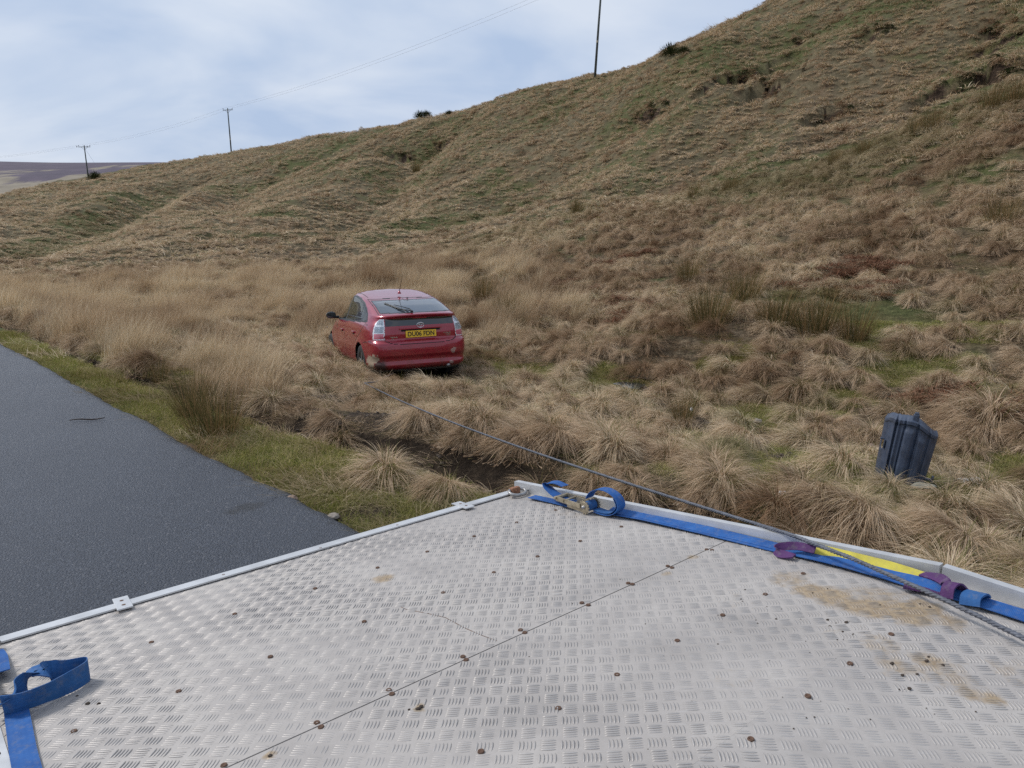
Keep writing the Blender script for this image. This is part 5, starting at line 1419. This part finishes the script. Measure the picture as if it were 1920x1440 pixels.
# ------------------------------------------------------------------ torn plastic liner standing in the grass
def liner():
    base = DEB.copy()
    gz_ = float(ground_z(base[0], base[1])); org = np.array([base[0], base[1], gz_ - .05])
    view = np.array([base[0], base[1], 0]) / np.hypot(base[0], base[1]); rt_ = np.array([view[1], -view[0], 0]); up = np.array([0, 0, 1.0])
    lean = up * .985 + rt_ * .10 + view * .10; lean /= np.linalg.norm(lean)
    r = root_at('wheel_arch_liner', tuple(org), 'black moulded plastic wheel arch liner standing on its torn end in the grass', 'car part')
    nt_, nh = 72, 46
    Wd, Hh = .20, .62
    def pt(a, h, o=0.0):
        """a -1..1 across, h 0..1 upwards, o outward"""
        t = a * 1.2 - .12
        wv = (Wd * (1.0 + .10 * h)) * math.sin(t) / math.sin(1.1)
        dpt = .26 * math.cos(t)
        top = Hh - .15 * sstep(.0, 1.0, a) - .035 * sstep(-.6, -1.0, a)
        sag = .12 * (.5 + .5 * a)
        return org + rt_ * wv - view * (dpt - .10 + o) + lean * (h * (top + sag) - sag * .8)
    V, Fs = [], []
    groove = lambda a, c, w_: math.exp(-((a - c) / w_) ** 2)
    for j in range(nh + 1):
        h = j / nh
        for i in range(nt_ + 1):
            a = -1 + 2 * i / nt_
            o = .020 * (groove(a, -.45, .045) + groove(a, -.30, .04)) + .016 * sstep(-.12, -.06, a) * sstep(.18, .12, a) * sstep(.12, .2, h) * sstep(.9, .84, h)
            o -= .020 * (groove(a, .24, .03) + groove(a, .62, .03) + groove(a, -.375, .025) + groove(a, -.12, .02))
            o += .016 * sstep(.30, .36, a) * sstep(.56, .50, a) * sstep(.86, .80, h)
            o += .018 * sstep(.93, .96, h)
            rag = .035 * abs(noise.noise(Vector((a * 9, 3, 1)))) if j == 0 else 0
            V.append(pt(a, h, o) - lean * rag * 1.5)
    W_ = nt_ + 1
    for j in range(nh):
        for i in range(nt_):
            a = -1 + 2 * (i + .5) / nt_; h = (j + .5) / nh
            if ((a + .80) / .10) ** 2 + ((h - .60) / .075) ** 2 < 1: continue
            if h < .10 and .05 < a < .75 and noise.noise(Vector((a * 7, h * 20, 2))) > -.05: continue
            Fs.append((j * W_ + i, j * W_ + i + 1, (j + 1) * W_ + i + 1, (j + 1) * W_ + i))
    # top shoulder folding over backwards
    b = len(V)
    for k in range(1, 7):
        for i in range(nt_ + 1):
            a = -1 + 2 * i / nt_; p = np.array(V[nh * W_ + i]); q = k / 6
            V.append(p + view * (.16 * q) * (1 - .25 * abs(a)) + lean * (.030 * math.sin(q * 2.6)) - rt_ * a * .03 * q)
    for k in range(6):
        lo = nh * W_ if k == 0 else b + (k - 1) * W_
        for i in range(nt_): Fs.append((lo + i, lo + i + 1, b + k * W_ + i + 1, b + k * W_ + i))
    me = pymesh('liner_shell', V, Fs, M['liner'], True); o = link('liner_shell', me, r)
    sd_ = o.modifiers.new('thick', 'SOLIDIFY'); sd_.thickness = .004
    me.set_sharp_from_angle(angle=math.radians(38))
    R_ = np.stack([rt_, view, lean], 1)
    mb = MB(); mb.box(pt(.12, 1.0, -.03) + lean * .035, (.05, .05, .06), R_, bev=.008); mb.box(pt(.12, 1.0, -.03) + lean * .072, (.034, .034, .02), R_, bev=.006); mb.build('mounting_lug', M['liner'], r)
    mb = MB(); mb.box(pt(.98, .30, .0) + rt_ * .03, (.07, .03, .022), R_, bev=.005); mb.box(pt(.98, .30, .0) + rt_ * .055 + lean * .01, (.02, .04, .05), R_, bev=.005); mb.build('side_clip', M['liner'], r)
    mb = MB(); mb.box(pt(-.80, .68, .012), (.055, .03, .014), R_, bev=.004); mb.box(pt(-.70, .60, .010), (.012, .03, .08), R_, bev=.004); mb.build('grommet_frame', M['liner'], r)
    mb = MB()
    q0 = [pt(a, .0, .02) - lean * .02 for a in np.linspace(-.85, .95, 12)]
    V2 = []
    for i, q in enumerate(q0):
        for d_, z_ in ((0, .02), (.045, -.004 + .02 * math.sin(i * 1.9)), (.08, -.012 + .014 * math.sin(i * 2.7 + 1))): V2.append(q - view * d_ + lean * z_ + rt_ * .012 * math.sin(i * 3.1 + d_ * 30))
    mb.add(V2, [(i * 3 + k, i * 3 + k + 1, i * 3 + 4 + k, i * 3 + 3 + k) for i in range(11) for k in range(2)])
    o = mb.build('torn_flange', M['liner'], r, True); sd_ = o.modifiers.new('thick', 'SOLIDIFY'); sd_.thickness = .004
    settle(r)
m, nt_, b_, o_ = mat('scuffed_black_plastic'); g = G(nt_); P__ = g.obj()
lc_ = g.ramp(g.noise(P__, 9, 6, .65), [(.3, (.025, .034, .056)), (.7, (.065, .085, .13))])
lc_ = g.mix(g.ramp(g.noise(g.map(P__, (18, 18, 2.5)), 2.4, 6, .7), [(.52, 0.0), (.75, .4)]), lc_, (.14, .14, .15))
g.l(lc_, b_.inputs['Base Color']); b_.inputs['Roughness'].default_value = .42; g.bump(g.noise(P__, 60, 4, .6), .2, .002, b_)
M['liner'] = m
liner()

# ------------------------------------------------------------------ stones, twigs
def stone(px, py, s, label, m, h=0.0, seed=0, name='stone'):
    c = march(px, py); c[2] = float(ground_z(c[0], c[1])) + h
    bm = bmesh.new(); bmesh.ops.create_icosphere(bm, subdivisions=4, radius=1)
    for v in bm.verts:
        n = noise.noise(v.co * 1.3 + Vector((seed, 0, 0))) * .35 + noise.noise(v.co * 4 + Vector((0, seed, 0))) * .08
        v.co = v.co * (1 + n); v.co.x *= s[0]; v.co.y *= s[1]; v.co.z *= s[2]
    me = bpy.data.meshes.new(name); bm.to_mesh(me); bm.free(); me.materials.append(m)
    me.polygons.foreach_set('use_smooth', np.ones(len(me.polygons), dtype=bool))
    o = link(name, me); o.location = c; tag(o, label, 'stone'); return o
stone(1632, 848, (.13, .12, .085), 'brown slab of stone leaning against the left of the plastic liner', M['stone_brown'], .03, 1)
stone(1728, 932, (.10, .06, .022), 'flat grey green stone in front of the plastic liner', M['stone_green'], .03, 2)
stone(1822, 912, (.14, .05, .035), 'long pale stone in the grass right of the plastic liner', M['stone_white'], .05, 3)
stone(1755, 868, (.08, .06, .05), 'small grey stone touching the right of the plastic liner', M['stone_green'], .03, 4)
stone(1466, 944, (.045, .04, .03), 'small pale stone in the mud beyond the field side rail', M['stone_white'], .05, 5)
stone(1296, 780, (.018, .018, .024), 'tiny white stone beside the slim rush clump', M['stone_white'], .08, 6)
stone(548, 941, (.04, .03, .02), 'pinkish stone on the road edge', M['stone_brown'], .03, 7)
stone(625, 973, (.04, .03, .02), 'dark stone in the mud of the verge', M['stone'], .02, 8)
stone(1420, 790, (.05, .04, .03), 'small grey stone in the grass left of the liner', M['stone'], .06, 9)
a = march(132, 800); b_ = march(198, 795)
mb = MB(); mb.tube([[*(a[:2] * (1 - t) + b_[:2] * t), .038 + .006 * math.sin(t * 7)] for t in np.linspace(0, 1, 9)], [.004 + .003 * math.sin(t * 3.1) for t in np.linspace(0, 1, 9)], 6)
tag(mb.build('twig', M['twig'], None, True), 'dark thin twig lying on the asphalt', 'twig')
c = march(1127, 770); c[2] = float(ground_z(c[0], c[1]))
mb = MB(); mb.tube([c + np.array([0, 0, -.05]), c + np.array([-.01, 0, .15]), c + np.array([-.03, 0, .30])], [.004, .003, .002], 5)
tag(mb.build('dead_stem', M['twig'], None), 'dark upright dead stem between tussocks in the middle of the field', 'stem')

# ------------------------------------------------------------------ churned mud clods and puddles
mb = MB()
for (c, r_) in MUD[:-4] + MUD[-2:]:
    for k in range(int(22 * r_ / .3)):
        a_ = rng.uniform(0, 6.28); q = r_ * 1.1 * math.sqrt(rng.random()); x, y = c[0] + q * math.cos(a_), c[1] + q * math.sin(a_); s_ = rng.uniform(.008, .034)
        if in_truck(x, y, 0) or in_car(x, y, -.1): continue
        z = float(ground_z(x, y)); bm = bmesh.new(); bmesh.ops.create_icosphere(bm, subdivisions=1, radius=s_)
        V = [(x + v.co.x * rng.uniform(.6, 1.4), y + v.co.y * rng.uniform(.6, 1.4), z + v.co.z * rng.uniform(.4, .9) + s_ * .2) for v in bm.verts]; bm.verts.index_update()
        mb.add(V, [tuple(v.index for v in f.verts) for f in bm.faces]); bm.free()
M['mud'] = simple('wet_mud', (.055, .038, .026), .8, 0, .5, 30, .4)
tag(mb.build('mud', M['mud'], None, True), 'churned dark mud clods in the tyre ruts', kind='stuff')
m, nt_, b_, o_ = mat('puddle_water'); b_.inputs['Base Color'].default_value = (.03, .03, .028, 1); b_.inputs['Roughness'].default_value = .04; M['water'] = m
for px, py, rx, ry, lab in ((1188, 727, .28, .20, 'puddle beside the mud hump in the middle of the field'), (470, 640, .22, .35, 'puddle in the churned mud left of the car'), (463, 618, .20, .2, 'small puddle at the far end of the mud left of the car'), (1205, 715, .2, .16, 'small puddle at the back of the wet hollow')):
    c = march(px, py); n = 36; V = []
    for j in range(n):
        t = j * 2 * math.pi / n; k = 1 + .25 * math.sin(t * 3 + px) + .12 * math.sin(t * 7)
        V.append((c[0] + rx * k * math.cos(t), c[1] + ry * k * math.sin(t)))
    zl = float(ground_z(c[0], c[1])) + .035
    o = link('puddle', pymesh('puddle', [(x, y, zl) for x, y in V], [tuple(range(n))], M['water'])); tag(o, kind='structure')

# ------------------------------------------------------------------ single plants: rushes, tussocks, gorse
P_['gorse'] = proto('gorse', 1500, lambda i: ((lambda a, b, r: (r * math.sin(b) * math.cos(a) * .5, r * math.sin(b) * math.sin(a) * .5, r * math.cos(b) * .42 + .05, a, U(.05, .16), .02, b * U(.3, 1.2), U(-.3, .3), U(0, 1)))(U(0, 6.283), math.acos(U(0, 1)), U(.35, 1.0) + .15 * math.sin(i))), M['gorse'], 2)
def plant(kind, variant, px, py, s, label, cat, name, group=None, rot=None, dz=0.0, hs=1.0, tint=.5, far=200):
    me = P_[kind][variant] if isinstance(P_[kind], list) else P_[kind]
    c = march(px, py, far); c[2] = float(ground_z(c[0], c[1])) + dz
    o = link(name, me); o.location = c; o.scale = (s, s, s * hs); o.rotation_euler = (0, 0, U(0, 6.28) if rot is None else rot)
    o['tint'] = tint; o['grn'] = 0.0
    tag(o, label, cat, group); return o
GR = 'rush clumps on the field and slope'
plant('rush', 1, 405, 812, 1.00, 'upright green brown rush clump on the verge close to the road edge', 'rushes', 'rush_clump', GR)
plant('rush', 0, 362, 782, 0.92, 'darker rush clump just behind the one on the road edge', 'rushes', 'rush_clump', GR)
plant('rush', 2, 300, 720, 0.64, 'thin low rush clump on the verge left of the roadside rushes', 'rushes', 'rush_clump', GR)
plant('rush', 2, 1280, 800, 0.79, 'slim rush clump beside a tiny white stone', 'rushes', 'rush_clump', GR)
plant('rush', 1, 1330, 612, 1.68, 'tall tan and green rush clump with a dark base, left of the big rush patch', 'rushes', 'rush_clump', GR)
plant('rush', 1, 1455, 618, 1.52, 'dark based rush clump in the middle of the big rush patch', 'rushes', 'rush_clump', GR)
plant('rush', 0, 1395, 565, 1.60, 'rush clump at the back of the big rush patch', 'rushes', 'rush_clump', GR)
plant('rush', 1, 1530, 630, 1.60, 'wide bent rush clump at the right of the big rush patch', 'rushes', 'rush_clump', GR)
plant('rush', 0, 1600, 645, 1.36, 'low straggling rushes ending the big rush patch on the right', 'rushes', 'rush_clump', GR)
plant('rush', 0, 1290, 530, 1.44, 'rush clump highest up behind the big rush patch', 'rushes', 'rush_clump', GR)
plant('rush', 1, 955, 600, 1.52, 'rush clump right of the red car', 'rushes', 'rush_clump', GR)
plant('rush', 0, 905, 570, 1.60, 'brown rush clump behind the right side of the car', 'rushes', 'rush_clump', GR)
plant('rush', 1, 1880, 420, 1.44, 'rust tinged rushes on the slope at the right edge', 'rushes', 'rush_clump', GR)
plant('rush', 1, 1860, 205, 1.92, 'dark green rush clump highest on the slope at the right edge', 'rushes', 'rush_clump', GR)
plant('rush', 0, 1905, 195, 1.79, 'dark green rush clump cut by the right edge of the view', 'rushes', 'rush_clump', GR)
plant('rush', 1, 1752, 240, 1.66, 'green rush clump on the crease of the slope', 'rushes', 'rush_clump', GR)
plant('rush', 2, 1712, 252, 1.28, 'small rush clump just below the one on the crease', 'rushes', 'rush_clump', GR)
plant('rush', 1, 1620, 280, 1.54, 'brown rush clump lower along the crease of the slope', 'rushes', 'rush_clump', GR)
plant('rush', 0, 1565, 300, 1.41, 'faded rush clump at the lower end of the crease', 'rushes', 'rush_clump', GR)
plant('rush', 1, 1372, 352, 1.54, 'lone rush clump standing at the foot of the steep slope', 'rushes', 'rush_clump', GR)
plant('rush', 2, 1300, 365, 1.28, 'small pair of rushes left of the lone clump at the slope foot', 'rushes', 'rush_clump', GR)
plant('rush', 0, 1082, 388, 1.66, 'rush clump at the foot of the slope above the field', 'rushes', 'rush_clump', GR)
plant('rush', 0, 752, 398, 1.66, 'little dark rush tuft on the green foot of the slope', 'rushes', 'rush_clump', GR)
plant('rush', 0, 780, 290, 2.82, 'rush clump on the dark step high on the left slope', 'rushes', 'rush_clump', GR)
GT = 'large grass tussocks nearest the truck'
TU = [(720, 905, 1.15, 'big drooping tussock on the verge above the tail of the bed'), (868, 745, 1.05, 'tussock right of the winch rope below the car'), (790, 715, 1.0, 'pale tussock directly in front of the rear bumper'), (640, 840, .85, 'round tussock overhanging the ditch'),
      (830, 930, .8, 'low tussock beside the tail strip'), (980, 715, 1.1, 'combed tussock right of the muddy rut'), (1075, 700, 1.1, 'pale tussock left of the wet hollow'), (1570, 890, 1.35, 'broad straw tussock left of the plastic liner'),
      (1385, 830, 1.25, 'windswept tussock above the muddy bare patch'), (1840, 950, 1.3, 'spreading tussock in front of the long pale stone'), (1600, 985, 1.15, 'tussock nearest the field side rail'), (1850, 800, 1.7, 'largest tussock at the right edge'),
      (1215, 660, 1.2, 'reddish tussock behind the wet hollow'), (1360, 700, 1.1, 'golden tussock in the middle of the field'), (575, 690, 1.0, 'tussock left of the rear wheel'), (1500, 740, 1.2, 'wide combed tussock in the middle right of the field'), (1240, 840, 1.1, 'tussock left of the muddy bare patch'), (652, 706, .8, 'tussock half hiding the rear wheel of the car'), (690, 722, .75, 'tussock below the left corner of the rear bumper'), (612, 684, .9, 'tussock against the sill of the car')]
for i, (px, py, s, lab) in enumerate(TU):
    plant('tussock', i % 6, px, py, s, 'straw ' + lab, 'grass tussock', 'grass_tussock', GT, rot=math.radians(205) + NG(0, .5), tint=[.75, .6, .85, .5, .55, .8, .9, .85, .9, .8, .7, .6, .2, .95, .7, .45, .7, .6, .75, .5][i])
GG = 'gorse bushes along the hill'
plant('gorse', 0, 178, 338, 3.4, 'dark gorse bush at the foot of the farthest pole', 'bush', 'gorse_bush', GG, dz=-.1)
plant('gorse', 0, 788, 226, 2.3, 'dark gorse bush on the skyline, left of the small one', 'bush', 'gorse_bush', GG)
plant('gorse', 0, 800, 223, 1.9, 'dark gorse bush on the skyline merging with its left neighbour', 'bush', 'gorse_bush', GG)
plant('gorse', 0, 842, 212, 1.3, 'smallest dark bush on the skyline', 'bush', 'gorse_bush', GG)
plant('gorse', 0, 1256, 108, 2.1, 'gorse bush below the skyline right of the near pole', 'bush', 'gorse_bush', GG)
plant('gorse', 0, 1281, 102, 1.4, 'smaller gorse bush right beside the one below the skyline', 'bush', 'gorse_bush', GG)

# ------------------------------------------------------------------ pole line
def pole(P, h, lean, label, arm=1.2, skew=0.0, kind=0):
    P = np.array(P, float)
    r = root_at('power_pole', tuple(P), label, 'utility pole', 'wooden poles of the power line')
    top = P + np.array([lean * h, 0, h])
    mb = MB(); mb.tube([P - [0, 0, .8], P * .5 + top * .5, top], [.15, .125, .10], 12); mb.build('pole_shaft', M['pole'], r, True)
    d = np.array([math.cos(skew), math.sin(skew), 0])
    mb = MB(); mb.box(top - [0, 0, .35], (arm * 2, .11, .11), np.stack([d, [-d[1], d[0], 0], [0, 0, 1]], 1), bev=.01); ca = mb.build('crossarm', M['pole'], r)
    tips = []
    for s in (-1, 1):
        c = top - [0, 0, .30] + d * s * (arm - .08)
        mb = MB(); mb.lathe([(.02, 0), (.02, .12), (.07, .13), (.045, .19), (.075, .21), (.05, .28), (.03, .33), (.001, .34)], c, (0, 0, 1), 12); mb.build('insulator', M['porcelain'], ca, True)
        tips.append(c + [0, 0, .30])
        mb = MB(); mb.tube([top - [0, 0, .35] + d * s * arm * .6, top - [0, 0, .95]], .025, 5); mb.build('brace', M['pole'], r)
    if kind:
        for s in (-1.25, .5):
            c = top - [0, 0, .30] + d * s * arm; mb = MB(); mb.lathe([(.05, 0), (.10, .08), (.05, .16), (.10, .22), (.03, .30)], c - [0, 0, .1], (0, 0, 1), 10); mb.build('insulator', M['porcelain'], ca, True)
        mb = MB(); mb.tube([top - [0, 0, .5], top + np.array([4.2, -1, -h + .4])], .018, 5); mb.build('stay_wire', M['wire'], r)
    else:
        mb = MB(); mb.lathe([(.135, 0), (.138, .12), (.135, .24)], P + np.array([lean * h * .33, 0, h * .33]), (lean, 0, 1), 12); mb.build('marker_band', M['zinc'], r)
    settle(r); return tips
def gpt(px, py, Y):
    r_ = ray(px, py) / ray(px, py)[1]; P = CAM + r_ * Y; P[2] = float(ground_z(P[0], P[1])); return P
pA = march(1115, 139); pA[2] = float(ground_z(pA[0], pA[1]))
pB = gpt(434, 289, 161); pC = gpt(166, 336, 172)
tA = pole(pA, 11.6, .055, 'nearest tall wooden pole rising out of the top of the view', skew=2.6)
tB = pole(pB, 9.2, .0, 'wooden pole with a short crossarm on the skyline, middle of the three', skew=2.8)
tC = pole(pC, 7.6, .0, 'farthest wooden pole with a wide crossarm beside a gorse bush', 1.35, -.05, 1)
def wires(a, b, sag, label):
    for k in range(2):
        A, B = np.array(a[k]), np.array(b[k]); pts = [A * (1 - t) + B * t - np.array([0, 0, 4 * sag * t * (1 - t)]) for t in np.linspace(0, 1, 40)]
        mb = MB(); mb.tube(pts, .012, 4, cap=False); tag(mb.build('overhead_wire', M['wire'], None, True), label[k], 'wire', 'overhead wires')
wires(tA[::-1], tB[::-1], 1.2, ('upper overhead wire between the near and the middle pole', 'lower overhead wire between the near and the middle pole'))
wires(tB[::-1], tC, .8, ('upper overhead wire between the middle and the far pole', 'lower overhead wire between the middle and the far pole'))
tD = [np.array(t) + np.array([-60, 25, -3.0]) for t in tC]
wires(tC, tD, .6, ('overhead wire leaving the far pole to the left, outer', 'overhead wire leaving the far pole to the left, inner'))
tE = [np.array(t) + np.array([60, -50, 3.0]) for t in tA]
wires(tA, tE, .8, ('overhead wire running on from the near pole, outer', 'overhead wire running on from the near pole, inner'))
